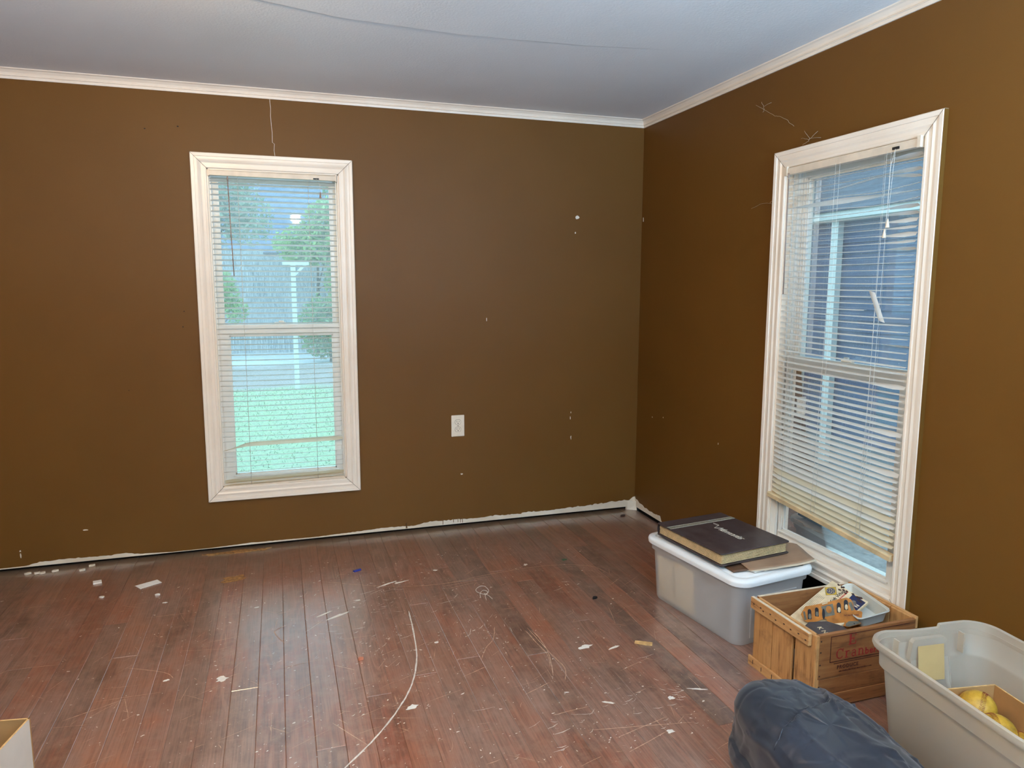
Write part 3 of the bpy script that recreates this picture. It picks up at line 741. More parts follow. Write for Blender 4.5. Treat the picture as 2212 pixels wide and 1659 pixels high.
# raised panels moulded into the ends
for sgn in (-1, 1):
    xa, xb = -.11, .11; mb = MB(); y_ = sgn*(l0/2+.010)
    mb.add([BM @ V(q) for q in ((xa, y_, .03), (xb, y_, .03), (xb+.01, sgn*(l1_/2-.004), .205), (xa-.01, sgn*(l1_/2-.004), .205), (xa-.008, y_-sgn*.01, .03), (xb+.008, y_-sgn*.01, .03), (xb+.018, sgn*(l1_/2-.014), .215), (xa-.018, sgn*(l1_/2-.014), .215))],
           [(0, 1, 2, 3), (0, 4, 5, 1), (1, 5, 6, 2), (2, 6, 7, 3), (3, 7, 4, 0)])
    build('end_panel', mb, M['clear'], bn)
rings = [(rrect(BW-.018, BL-.018, .058), .262), (rrect(BW-.004, BL-.004, .064), .266), (rrect(BW, BL, .065), .280), (rrect(BW-.006, BL-.006, .063), .290), (rrect(BW-.03, BL-.03, .055), .2955),
         (rrect(BW-.058, BL-.058, .045), .294), (rrect(BW-.066, BL-.066, .042), .287), (rrect(BW-.09, BL-.09, .035), .286), (rrect(BW-.096, BL-.096, .033), .289)]
o = build('lid', shell(rings, BM, True, True), M['lid'], bn); smooth_by_angle(o, .9)
# brand label on the end
M['stk'] = simple('sticker_paper', (214, 196, 200), .4, 0); M['stkdark'] = simple('sticker_print', (70, 24, 34), .5, 0)
fy = lambda z: -(w0*0+l0/2+.012)-(z-.03)*(.023/.175)-.0015
fo = BM @ V((.045, fy(.16)-.0005, .16)); fx = (BM.to_3x3() @ V((1, 0, 0))); fz = V((0, -.02, 1)); FM = frame(fo, fx, (BM.to_3x3() @ V((0, -.13, 1))))
def ov(rx, ry, cx=0, cy=0, n=18, p=3.5):
    r = []
    for k in range(n):
        a = 2*PI*k/n; c_, s_ = math.cos(a), math.sin(a); r.append((cx+rx*math.copysign(abs(c_)**(2/p), c_), cy+ry*math.copysign(abs(s_)**(2/p), s_)))
    return r
st = build('brand_sticker', MB().prism(ov(.036, .020), .002, .0035, FM), M['stkdark'], bn)
build('sticker_face', MB().prism(ov(.033, .017), .003, .0042, FM), M['stk'], st)
text('sticker_lettering', 'Sterilite', .016, FM @ Matrix.Translation((-.028, -.004, .0045)), M['stkdark'], st, .3)
build('size_sticker', MB().prism([(.042, -.016), (.078, -.016), (.078, .012), (.042, .012)], .002, .0036, FM), M['stk'], bn)
mb = MB()
for k in range(3): mb.prism([(.046, -.008+.006*k), (.046+.018+.004*(k % 2), -.008+.006*k), (.046+.018+.004*(k % 2), -.0065+.006*k), (.046, -.0065+.006*k)], .0036, .0039, FM)
build('small_print', mb, M['stkdark'], st, kind='stuff')
# papers and folders standing inside the bin against its long side
for (ya, yb, z1, mk) in ((.235, .125, .215, 'manila'), (.115, -.012, .225, 'manila'), (-.02, -.15, .20, 'greypaper')):
    f = thing('file_folder' if mk == 'manila' else 'paper_bundle', BM @ V((-.15, (ya+yb)/2, .02)),
              {('manila', .235): 'cream folder inside the lidded bin, nearest the room corner', ('manila', .115): 'cream folder inside the lidded bin, middle of the long side', ('greypaper', -.02): 'grey bundle of papers inside the lidded bin, nearest the camera'}[(mk, ya)],
              'folder' if mk == 'manila' else 'papers')
    mb = MB()
    for q in range(3): mb.box(-w0/2+.003+q*.012, -w0/2+.010+q*.012, yb+q*.004, ya-q*.003, .020, z1-q*.006, M=BM @ Matrix.Translation((-w0/2, 0, .02)) @ Matrix.Rotation(-.095, 4, 'Y') @ Matrix.Translation((w0/2, 0, -.02)))
    build('sheets', mb, M[mk], f)

# ------------------------------------------------------------------ photo album and papers on the bin lid
def leather(name, a, b, hi):
    m, nt, bs = newmat(name); p = objpos(nt); c = ramp(nt, noisen(nt, p, 14, 6, .65), [(.35, s2l(*a)), (.6, s2l(*b)), (.8, s2l(*hi))])
    nt.links.new(c, bs.inputs['Base Color']); bs.inputs['Roughness'].default_value = .42
    bump(nt, noisen(nt, p, 90, 4), .25, .002, bs); return m
M['leather'] = leather('dark_album_leather', (50, 36, 34), (66, 56, 56), (84, 74, 70))
M['silver'] = simple('silver_foil', (212, 206, 188), .45, .15, 120)
M['band'] = simple('embossed_band', (142, 136, 118), .4, .35, 260, bumps=.8, bscale=260)
M['page'] = simple('album_page_edge', (226, 196, 150), .7, .1, 40)
M['kraft'] = simple('kraft_paper', (150, 118, 92), .75, .1, 10)
M['kraftedge'] = simple('kraft_paper_pale', (206, 186, 160), .75, .1, 10)
AM = Matrix.Translation((-.335, -1.440, .306)) @ Matrix.Rotation(math.radians(7), 4, 'Z')
al = thing('photo_album', (-.335, -1.440, .306), 'dark leather photo album with thick pages and silver script, lying on the white bin lid', 'photo album')
AW, AL = .372, .435
def slab(x0, x1, y0, y1, z0, z1, r, Mx, mat, name, par, bev=.0015):
    pl = [(x+(x0+x1)/2, y+(y0+y1)/2) for x, y in rrect(x1-x0, y1-y0, r, 3)]
    o = build(name, MB().prism(pl, z0, z1, Mx), mat, par)
    if bev: mod_bevel(o, bev)
    return o
slab(-AW/2, AW/2, -AL/2, AL/2, .0, .005, .012, AM, M['leather'], 'back_cover', al)
tc_ = slab(-AW/2, AW/2, -AL/2, AL/2, .049, .054, .012, AM, M['leather'], 'front_cover', al)
mb = MB().grid(lambda u, v: AM @ V((-AW/2+.004+u*(AW-.008), AL/2-.006+.006*math.sin(PI*v), .003+.048*v)), 1, 8); o = build('spine', mb, M['leather'], al)
for i in range(9):
    zz = .0070+i*.0046; ins = .009+.002*R.random()
    slab(-AW/2+ins, AW/2-ins, -AL/2+ins+R.uniform(0, .002), AL/2-.008, zz, zz+.0019, .004, AM, M['page'], 'page', al, 0)
mb = MB().box(-AW/2+.028, AW/2-.028, -AL/2+.028, AL/2-.012, .006, .049, M=AM); build('page_inserts', mb, M['blackrub'], al)
mb = MB().box(-AW/2+.001, AW/2-.001, AL/2-.098, AL/2-.076, .0541, .0549, M=AM)
bd_ = build('embossed_band', mb, M['band'], al)
for yy in (AL/2-.100, AL/2-.075): build('foil_line', MB().box(-AW/2+.001, AW/2-.001, yy, yy+.0012, .0541, .0551, M=AM), M['silver'], bd_)
# script lettering along the long side
TM = AM @ frame((.005, .055, .0545), (0, -1, 0), (1, 0, 0))
text('script_lettering', 'Memories', .050, TM, M['silver'], al, .55, .0003, .78)
mb = MB(); pts = []
for k in range(26):
    a = 2*PI*k/25; pts.append(TM @ V((-.030+.018*math.cos(a+2.6), .040+.006*math.sin(a+2.6)*(1-.012*k), .0004)))
mb.tube(pts, .0008, 4); pts = [TM @ V((-.016+.02*t, .042-.03*t-.01*t*t, .0004)) for t in [i/10 for i in range(11)]]; mb.tube(pts, .0008, 4)
build('script_flourish', mb, M['silver'], al)
# kraft sheet under the album, curling over the edge of the lid
ks = thing('kraft_paper_sheet', (-.15, -1.5, .303), 'crumpled brown paper sheet sticking out from under the photo album towards the window', 'paper')
kp = [(-.115, -1.262), (-.085, -1.285), (-.098, -1.33), (-.080, -1.37), (-.092, -1.42), (-.075, -1.47), (-.085, -1.53), (-.062, -1.60), (-.070, -1.66), (-.078, -1.73)]
def kf(u, v):
    i = min(8, int(u*9)); t = u*9-i; ex = kp[i][0]+(kp[i+1][0]-kp[i][0])*t; ey = kp[i][1]+(kp[i+1][1]-kp[i][1])*t
    sx, sy = -.40+.10*(1-u), ey+.02*(1-v)+(-.03*u)*(1-v)
    x = sx+(ex-sx)*v; y = sy
    zz = .3035+.022*max(0, (x+.16)/.09)**1.4*(.6+.4*math.sin(9*u+1))+.0008*noise.noise(V((x*30, y*30, 0)))
    if u > .93: zz -= 0
    if x > -.10: zz += -.0
    return V((x, y, zz))
o = build('sheet', MB().grid(kf, 36, 16), M['kraft'], ks); mod_solid(o, .0012)
mb = MB().grid(lambda u, v: kf(1, u)+V((0, -.0005-.012*v*(1 if u > .3 else u/.3), -.003*v)), 14, 3); o = build('torn_edge', mb, M['kraftedge'], ks); mod_solid(o, .0008)
fo_ = thing('brown_folder', (-.27, -1.69, .2975), 'dark brown bent folder under the photo album at the near end of the bin lid', 'folder')
def ff(u, v):
    x = -.46+.32*u; y = -1.60-.115*v-.02*u*v; z = .2975+.004*math.sin(PI*min(1, u*1.1))*(v)
    return V((x, y, z))
o = build('cover', MB().grid(ff, 12, 8), simple('brown_folder_card', (92, 64, 44), .55, .1, 20), fo_); mod_solid(o, .004, 1)
for k in range(4):
    p_ = thing('paper_sheet', (-.33+.04*k, -1.73, .2965), 'white paper corner fanned out under the brown folder, %s of four' % ('leftmost', 'second from left', 'third from left', 'rightmost')[k], 'paper')
    x0 = -.41+.045*k
    o = build('sheet', MB().grid(lambda u, v: V((x0+.12*u+.03*v, -1.70-.048*v+.018*u, .2962+.0009*k+.0015*math.sin(3*u))), 6, 3), M['chip'], p_); mod_solid(o, .0005)

# ------------------------------------------------------------------ wooden crate
def woodmat(name, a, b, dark, axis, rough=.6):
    m, nt, bs = newmat(name); sc_ = {'x': (3, 30, 30), 'y': (30, 3, 30), 'z': (30, 30, 3)}[axis]
    oi = node(nt, 'ObjectInfo'); g = node(nt, 'NewGeometry'); cm = node(nt, 'CombineXYZ')
    for k in range(3): nt.links.new(oi.outputs['Random'], cm.inputs[k])
    o_ = node(nt, 'VectorMath', operation='MULTIPLY_ADD'); nt.links.new(cm.outputs[0], o_.inputs[0]); o_.inputs[1].default_value = (3, 5, 7); nt.links.new(g.outputs['Position'], o_.inputs[2])
    mp_ = node(nt, 'Mapping'); mp_.inputs['Scale'].default_value = sc_; nt.links.new(o_.outputs[0], mp_.inputs['Vector'])
    f = noisen(nt, mp_.outputs[0], 2.2, 7, .62)
    c = ramp(nt, f, [(.28, s2l(*dark)), (.42, s2l(*a)), (.7, s2l(*b))])
    k_ = noisen(nt, o_.outputs[0], 9, 5, .7); c = mix(nt, ramp(nt, k_, [(.55, (0, 0, 0)), (.75, (.6, .6, .6))]), c, s2l(*dark))
    nt.links.new(c, bs.inputs['Base Color']); bs.inputs['Roughness'].default_value = rough; bump(nt, f, .25, .002, bs); return m
M['woodv'] = woodmat('crate_wood_upright', (176, 124, 72), (202, 150, 94), (96, 58, 28), 'z')
M['woody'] = woodmat('crate_wood_rail', (184, 132, 80), (208, 160, 104), (100, 60, 30), 'y')
M['woodx'] = woodmat('crate_wood_end', (134, 84, 44), (156, 104, 60), (80, 46, 22), 'x')
M['inkred'] = simple('red_stencil_ink', (150, 34, 28), .7, .2, 90); M['inkbrown'] = simple('brown_stencil_ink', (84, 34, 20), .7, .25, 90)
M['nail'] = simple('rusty_nail', (60, 34, 24), .6, .2, 90)
M['woodcut'] = simple('pale_cut_wood', (214, 196, 170), .7, .1, 40)
CX0, CX1, CY0, CY1, CH = -.487, -.050, -2.222, -1.888, .272
cr = thing('wooden_crate', ((CX0+CX1)/2, (CY0+CY1)/2, 0), 'old slatted wooden produce crate with red stencilled letters, filled with odds and ends', 'crate')
def board(name, x0, x1, y0, y1, z0, z1, mat, par=cr, b=.0015):
    o = build(name, MB().box(x0, x1, y0, y1, z0, z1), mat, par); mod_bevel(o, b, 1); return o
# upright slats on the left side (and the hidden right side), with one open gap
ys = CY1-.004
for wd, gp in ((.104, .003), (.106, .014), (.096, 0)):
    o = board('slat', CX0+.001, CX0+.010, ys-wd, ys, .006, CH-.004, M['woodv']); ys -= wd+gp
for k in range(3): board('slat', CX1-.010, CX1-.001, CY1-.004-.108*(k+1)+.003, CY1-.004-.108*k, .006, CH-.004, M['woodv'])
# rails: top rail proud of the slats, bottom rail, inner lining rail
rl = board('top_rail', CX0-.014, CX0, CY0+.022, CY1+.002, CH-.044, CH, M['woody'])
board('inner_rail', CX0+.0105, CX0+.020, CY0+.012, CY1-.012, CH-.05, CH-.002, M['woody'])
br_ = board('bottom_rail', CX0-.010, CX0, CY0+.01, CY1+.008, .0, .036, M['woody'])
board('top_rail', CX1, CX1+.012, CY0+.012, CY1, CH-.044, CH, M['woody'])
board('bottom_rail', CX1, CX1+.010, CY0+.012, CY1, 0, .036, M['woody'])
# end boards, near end lettered
e1 = board('end_board', CX0+.012, CX1-.012, CY0, CY0+.013, .112, CH, M['woodx'])
board('end_board', CX0+.012, CX1-.012, CY0+.001, CY0+.013, .054, .1105, M['woodx']); board('end_board', CX0+.012, CX1-.012, CY0, CY0+.012, .004, .0525, M['woodx'])
for z0, z1 in ((.112, CH), (.054, .1105), (.004, .0525)): board('end_board', CX0+.012, CX1-.012, CY1-.013, CY1, z0, z1, M['woodx'])
board('corner_post', CX0+.002, CX0+.020, CY0+.0005, CY0+.020, .002, CH-.002, M['woodv'])
for k in range(3): board('bottom_board', CX0+.012+k*.137, CX0+.145+k*.137, CY0+.013, CY1-.013, .004, .012, M['woody'])
mb = MB()
mb.box(CX0+.012, CX1-.012, CY1-.012, CY1-.001, CH, CH+.0006); mb.box(CX0-.013, CX0-.002, CY0+.024, CY1, CH, CH+.0006)
build('worn_top_edge', mb, M['woodcut'], cr)
mb = MB()
for (y, z) in ((-1.905, .250), (-1.945, .252), (-1.96, .246), (-2.0, .252), (-2.03, .244), (-2.075, .250), (-2.11, .246), (-2.15, .250), (-2.185, .244)):
    mb.box(CX0-.0148, CX0-.0135, y-.004, y+.003, z-.0025, z+.002)
for (y, z) in ((-1.91, .02), (-1.96, .016), (-2.02, .02)): mb.box(CX0-.0108, CX0-.0095, y-.0015, y+.0015, z-.008, z+.008)
for z in (.25, .21, .165, .125, .085, .03): mb.box(CX0+.017, CX0+.022, CY0-.001, CY0+.001, z-.002, z+.003)
build('nails', mb, M['nail'], cr, kind='stuff')
LM = frame((0, CY0-.0004, 0), (1, 0, 0), (0, 0, 1))
def lt(body, size, x, z, mk, **k): text('stencil_lettering', body, size, frame((x, CY0-.0005, z), (1, 0, 0), (0, 0, 1)), M[mk], e1, **k)
def glyph(name, strokes, x, z, h, mk):
    mb = MB()
    for st_ in strokes:
        w_ = st_[0]; P_ = st_[1:]
        for (a0, b0), (a1, b1) in zip(P_, P_[1:]):
            d_ = V((a1-a0, b1-b0, 0)); n_ = V((-d_.y, d_.x, 0)).normalized()*w_/2; e_ = d_.normalized()*w_*.15
            q = [V((a0, b0, 0))-e_+n_, V((a0, b0, 0))-e_-n_, V((a1, b1, 0))+e_-n_, V((a1, b1, 0))+e_+n_]
            mb.add([(x+v_.x*h, CY0-.0006-.00002*len(mb.f), z+v_.y*h) for v_ in q], [(0, 1, 2, 3)])
    return build(name, mb, M[mk], e1)
arcp = lambda cx, cy, rx, ry, a0, a1, n=12: [(cx+rx*math.cos(math.radians(a0+(a1-a0)*k/n)), cy+ry*math.sin(math.radians(a0+(a1-a0)*k/n))) for k in range(n+1)]
GL = {'E': [[.20, (.16, 0), (.16, 1)], [.10, (.0, .03), (.72, .03), ], [.10, (0, .97), (.70, .97)], [.10, (.16, .52), (.5, .52)], [.09, (.70, .0), (.74, .28)], [.09, (.68, 1), (.70, .76)], [.09, (.5, .38), (.5, .66)]],
      'C': [[.16]+arcp(.42, .5, .36, .46, 150, 212, 5), [.11]+arcp(.42, .5, .38, .46, 40, 150, 10), [.11]+arcp(.42, .5, .38, .46, 212, 320, 10), [.09, (.74, .66), (.76, 1)]],
      'r': [[.17, (.16, 0), (.16, .66)], [.08, (.0, .02), (.38, .02)], [.08, (0, .64), (.2, .64)], [.12]+arcp(.38, .42, .22, .22, 150, 60, 6)],
      'a': [[.15, (.46, .04), (.46, .48)], [.10]+arcp(.28, .46, .19, .19, 10, 160, 8), [.12]+arcp(.26, .20, .20, .17, 60, 300, 10), [.08, (.44, .03), (.62, .03)]],
      'n': [[.16, (.14, 0), (.14, .66)], [.16, (.56, 0), (.56, .44)], [.08, (0, .02), (.3, .02)], [.08, (.42, .02), (.72, .02)], [.08, (0, .64), (.16, .64)], [.11]+arcp(.35, .42, .21, .22, 0, 150, 8)]}
glyph('stencil_letter', GL['E'], -.352, .222, .040, 'inkred')
gx = -.402
for ch_ in 'Cran': glyph('stencil_letter', GL[ch_], gx, .177, .036, 'inkred'); gx += {'C': .037, 'r': .027, 'a': .028, 'n': .030}[ch_]
lt('berries', .034, gx, .177, 'inkred', bold=.0009, space=1.12)
lt('PRODUCE', .018, -.396, .1405, 'inkbrown', bold=.0005, space=1.15)
mb = MB(); x_ = -.386
while x_ < -.25:
    w_ = R.uniform(.002, .005); mb.box(x_, x_+w_, CY0-.0008, CY0-.0002, .1285, .1285+R.uniform(.003, .0055)); x_ += w_+R.uniform(.001, .0035)
build('faded_small_print', mb, M['inkbrown'], e1, kind='stuff')
mb = MB()
for a in ((-.428, -.4255, .168, .262), (-.428, -.09, .2595, .262), (-.428, -.09, .168, .1705), (-.41, -.09, .1605, .163)): mb.box(a[0], a[1], CY0-.0009, CY0-.0002, a[2], a[3])
build('stencil_border', mb, M['inkbrown'], e1)

# --- things in the crate
sl = thing('bulb_carton_sleeve', (-.15, -1.912, .30), 'faded cream and navy light bulb carton sleeve leaning in the crate', 'carton')
U_ = V((.19, -.9689, -.1583)); Vv = V((-.8919, -.103, -.4403)); SM = frame((-.15, -1.912, .30), U_, Vv)   # z of frame points down/away
# frame z = u x v ; printed side is -z
SL = Matrix(SM) @ Matrix.Diagonal((1, 1, -1, 1))
M['creamcard'] = simple('cream_carton', (214, 194, 158), .6, .12, 40); M['navyprint'] = simple('navy_print', (24, 32, 70), .5, .1, 60)
M['yellowprint'] = simple('yellow_print', (196, 160, 50), .5, .15, 60); M['redprint'] = simple('red_print', (176, 44, 40), .5, .1, 60); M['greyprint'] = simple('grey_print', (120, 112, 104), .5, .2, 80)
M['blackprint'] = simple('black_print', (30, 28, 34), .5, .1, 60)
def sleevegrid(u, v): return SL @ V((.158*u, .235*v, -.006*math.sin(PI*u)*0+.006*math.sin(PI*v)*0))
pan = build('panel', MB().box(0, .158, 0, .235, -.012, 0, M=SL), M['creamcard'], sl); mod_bevel(pan, .0012, 1)
def deco(name, poly, mk, par=pan, h=.0006): return build(name, MB().prism(poly, .0001, h, SL), M[mk], par)
def P2(x, y): return (x, y)
cx, cy = .030, .045
deco('emblem_square', [(cx, cy-.028), (cx+.028, cy), (cx, cy+.028), (cx-.028, cy)], 'blackprint', h=.0004)
deco('emblem_square', [(cx, cy-.0265), (cx+.0265, cy), (cx, cy+.0265), (cx-.0265, cy)], 'yellowprint', h=.0006)
deco('emblem_roundel', [(cx+.0165*math.cos(2*PI*k/24), cy+.0165*math.sin(2*PI*k/24)) for k in range(24)], 'navyprint', h=.0008)
mb = MB()
for k in range(5):
    a = 2*PI*k/5; pts = [SL @ V((cx+.008*math.cos(a)+.0042*math.cos(2*PI*j/10), cy+.008*math.sin(a)+.0042*math.sin(2*PI*j/10), .001)) for j in range(11)]; mb.tube(pts, .0007, 4)
pts = [SL @ V((cx+.0148*math.cos(2*PI*j/24), cy+.0148*math.sin(2*PI*j/24), .001)) for j in range(25)]; mb.tube(pts, .0005, 4)
build('emblem_scrolls', mb, M['creamcard'], pan)
def stext(b, s, x, y, mk, **k):   # reads along -v, tops towards -u
    text('carton_lettering', b, s, SL @ frame((x, y, .0004), (0, -1, 0), (-1, 0, 0)) , M[mk], pan, **k)
stext('Soft White', .0185, .070, .088, 'blackprint', space=.95, bold=.0003, shear=.15); mb = MB()
for k in range(9): mb.prism([(.074+.001*(k % 2), .066-.0065*k), (.0795, .066-.0065*k), (.0795, .0615-.0065*k), (.074, .0615-.0065*k)], .0003, .0007, SL)
build('faded_red_print', mb, M['redprint'], pan, kind='stuff')
for k in range(6): deco('rule_line', [(.006+k*.0055, .085), (.0068+k*.0055, .085), (.0068+k*.0055, .19), (.006+k*.0055, .19)], 'greyprint')
deco('navy_panel', [(.097, .006), (.154, .010), (.154, .10), (.105, .10)], 'navyprint')
deco('bulb_print', [(.122+.013*math.cos(2*PI*k/18), .045+.018*math.sin(2*PI*k/18)) for k in range(18)], 'greyprint', h=.0009)
text('carton_lettering', 'SS', .015, SL @ frame((.128, .057, .001), (0, -1, 0), (-1, 0, 0)), M['creamcard'], pan, bold=.0004)
text('carton_lettering', 'N', .019, SL @ frame((.148, .050, .0007), (0, -1, 0), (-1, 0, 0)), M['creamcard'], pan, bold=.0006)
mb = MB()
for i in range(14):
    x_, y_ = R.uniform(.02, .15), R.uniform(.001, .02); mb.prism(blob(x_, y_, .006, .004, 0, 8, seed=i+50), .0002, .0009, SL)
build('grime', mb, M['nail'], pan, kind='stuff')

M['orangecard'] = simple('rusty_orange_card', (188, 118, 44), .5, .22, 30); M['gunmetal'] = simple('grey_print_panel', (108, 104, 92), .5, .15, 60)
ak = thing('printed_cutout_card', (-.341, -1.987, .25), 'rust-orange printed card with arched openings leaning in the crate', 'card')
KM = Matrix(frame((-.341, -1.987, .25), (.7934, -.6055, .0626), (-.0875, -.2153, -.9726))) @ Matrix.Diagonal((1, 1, 1, 1))
# face towards the room: find sign
nrm = KM.to_3x3() @ V((0, 0, 1)); sg = 1 if nrm.y < 0 else -1
KK = KM @ Matrix.Diagonal((1, 1, sg, 1))
out = [(-.012, .026), (.004, -.004), (.03, -.010), (.084, -.027), (.12, -.040), (.144, -.047), (.159, -.043), (.165, -.031), (.168, -.016), (.173, -.005), (.193, -.002), (.196, .002), (.190, .042), (.150, .057), (.138, .056), (.10, .052), (.082, .049), (.072, .034), (.045, .046), (.019, .055), (-.001, .049)]
cd = build('card', MB().prism(out, -.003, 0, KK), M['orangecard'], ak); mod_bevel(cd, .0008, 1)
def kd(name, poly, mk, h=.0007): return build(name, MB().prism(poly, .0001, h, KK), M[mk], cd)
def arch(cx, cy, w, h, n=8): return [(cx-w/2, cy+h/2), (cx+w/2, cy+h/2)]+[(cx+w/2*math.cos(PI*k/n), cy-h/2+w/2-w/2*1.4*math.sin(PI*k/n)) for k in range(n+1)]
for (x_, y_, w_, h_, mk2) in ((.018, .024, .013, .034, 'gunmetal'), (.043, .014, .013, .030, 'gunmetal'), (.118, -.008, .014, .034, 'creamcard'), (.142, -.020, .014, .034, 'creamcard')):
    kd('arched_opening', arch(x_, y_, w_, h_), 'blackprint'); kd('figure_print', ov(w_*.36, h_*.28, x_+.001, y_+h_*.18, 12, 2.2), mk2, .0011)
kd('grey_panel', [(.058, -.008), (.098, -.022), (.104, .018), (.070, .028)], 'gunmetal'); kd('figure_print', ov(.010, .013, .084, .0, 12, 2), 'orangecard', .0012)
kd('grey_panel', [(.150, -.030), (.160, -.034), (.170, -.006), (.160, -.002)], 'gunmetal'); kd('grey_panel', [(-.004, .016), (.002, .013), (.008, .044), (.0, .047)], 'gunmetal')
kd('dark_figure', ov(.005, .020, .066, .018, 10, 2), 'blackprint', .0012)
kd('hang_slot', [(.061, -.0185), (.080, -.0255), (.081, -.022), (.062, -.015)], 'creamcard')
kd('grey_panel', [(.140, .045), (.150, .036), (.189, .032), (.187, .040), (.150, .0555), (.139, .054)], 'gunmetal'); kd('punched_hole', ov(.0022, .0022, .168, .043, 8, 2), 'blackprint', .0012)
text('card_lettering', "NOAH'S ARK", .0085, KK @ frame((.135, .0195, .0006), (1, -.12, 0), (-.1, -1, 0)) if sg > 0 else KK @ frame((.135, .0195, .0006), (1, -.12, 0), (-.1, -1, 0)), M['inkbrown'], cd, bold=.0002)

M['traywhite'] = trimmat('dirty_white_tray', (186, 184, 172), (210, 208, 198), (96, 74, 54), .5)
tr_ = thing('plastic_tray', (-.165, -2.04, .2), 'shallow dirty white tray at the window side of the crate', 'tray')
ux = V((-.045, -.232, 0)).normalized(); uy = V((-ux.y, ux.x, 0)); uy = -uy if uy.x > 0 else uy
TMt = frame((-.108, -2.02, .244), ux, uy); sgz = 1 if (TMt.to_3x3() @ V((0, 0, 1))).z > 0 else -1
TMt = TMt @ Matrix.Diagonal((1, 1, sgz, 1)) @ Matrix.Translation((0, .0, 0))
TRX = math.radians(-12)
rt = [(rrect(.205, .09, .012), -.026), (rrect(.235, .118, .016), .018), (rrect(.245, .128, .018), .022), (rrect(.247, .130, .018), .017), (rrect(.241, .124, .018), .017), (rrect(.231, .114, .016), .017), (rrect(.200, .085, .012), -.023)]
n_ = len(rt[0][0]); mbt = shell(rt, TMt @ Matrix.Translation((0, .022, -.002)) @ Matrix.Rotation(TRX, 4, 'X'), True, True); o = build('dish', mbt, M['traywhite'], tr_); smooth_by_angle(o)
bk = thing('black_box', (-.375, -2.14, .132), 'dark octagonal lidded box with pale letters at the near left corner of the crate', 'box')
oc = [(-.075+.0, .02), (-.045, .052), (.02, .060), (.065, .03), (.078, -.02), (.045, -.055), (-.02, -.060), (-.065, -.03)]
KB = Matrix.Translation((-.375, -2.140, .132)) @ Matrix.Rotation(-.35, 4, 'Z') @ Matrix.Rotation(.12, 4, 'X')
o = build('case', MB().prism(oc, 0, .095, KB), M['blackrub'], bk); mod_bevel(o, .004)
o = build('lid', MB().prism([(x*1.04, y*1.04) for x, y in oc], .096, .112, KB), M['leather'], bk); mod_bevel(o, .004)
text('lettering', 'K N', .024, KB @ frame((-.03, .02, .1123), (.3, -1, 0), (1, .3, 0)), M['creamcard'], bk, bold=.0004)
mb = MB()
for k, (x0_, y0_, z_) in enumerate(((-.46, -1.96, .06), (-.30, -1.99, .10), (-.16, -2.03, .14))):
    q = thing('cardboard_scrap', (x0_+.05, y0_, z_), ('brown cardboard piece lying low in the crate by its left wall', 'brown cardboard piece under the carton sleeve in the crate', 'brown cardboard piece under the white tray in the crate')[k], 'cardboard')
    o = build('sheet', MB().box(-.07, .07, -.06, .06, 0, .05, M=Matrix.Translation((x0_+.07, y0_-.05, z_-.04)) @ Matrix.Rotation(.2*k, 4, 'Z')), M['kraft'], q); mod_bevel(o, .002, 1)

# ------------------------------------------------------------------ open tub
TA = math.radians(-5.5); TW, TL, TH_ = .425, .60, .40
tcx, tcy = -.345, -2.765
TB = Matrix.Translation((tcx, tcy, 0)) @ Matrix.Rotation(TA, 4, 'Z')
tb = thing('open_tub', (tcx, tcy, 0), 'large open frosted plastic tub in the near right corner holding yellow softballs', 'storage tub')
def zt(base, notch=.0):
    def f(x, y):
        d = 0
        if y > 0:      # stepped rim on the far end
            if y > TL/2-.06 and -.048 < x < .056: d = -.007
        if x >= .056: d = .004
        return base+d
    return f
w0, l0, wt, lt_ = TW-.12, TL-.14, TW-.028, TL-.028
rings = [(rrect(w0, l0, .05, 8), .002), (rrect(w0+.014, l0+.014, .055, 8), .014), (rrect(wt-.03, lt_-.03, .065, 8), .305), (rrect(wt-.028, lt_-.028, .066, 8), .312), (rrect(wt-.006, lt_-.006, .07, 8), .325), (rrect(wt-.002, lt_-.002, .07, 8), .383),
         (rrect(TW-.004, TL-.004, .076, 8), .380), (rrect(TW+.002, TL+.002, .078, 8), .388), (rrect(TW-.002, TL-.002, .077, 8), zt(.398)), (rrect(TW-.012, TL-.012, .074, 8), zt(.402)), (rrect(TW-.024, TL-.024, .070, 8), zt(.398)),
         (rrect(wt-.012, lt_-.012, .068, 8), .328), (rrect(wt-.034, lt_-.034, .064, 8), .312), (rrect(wt-.038, lt_-.038, .062, 8), .304), (rrect(w0+.008, l0+.008, .05, 8), .018)]
rings2 = []
for p_, z_ in rings:     # add points on the long straights so the steps are crisp
    q = []
    for i in range(len(p_)):
        a, b = V(p_[i]+(0,)), V(p_[(i+1) % len(p_)]+(0,)); L_ = (b-a).length; q.append((a.x, a.y))
        if L_ > .1:
            for s_ in ([.285, .30, .655, .67] if abs(a.y-b.y) < .001 else [.33, .66]): c_ = a.lerp(b, s_); q.append((c_.x, c_.y))
    rings2.append((q, z_))
o = build('body', shell(rings2, TB), M['clear2'], tb); smooth_by_angle(o)
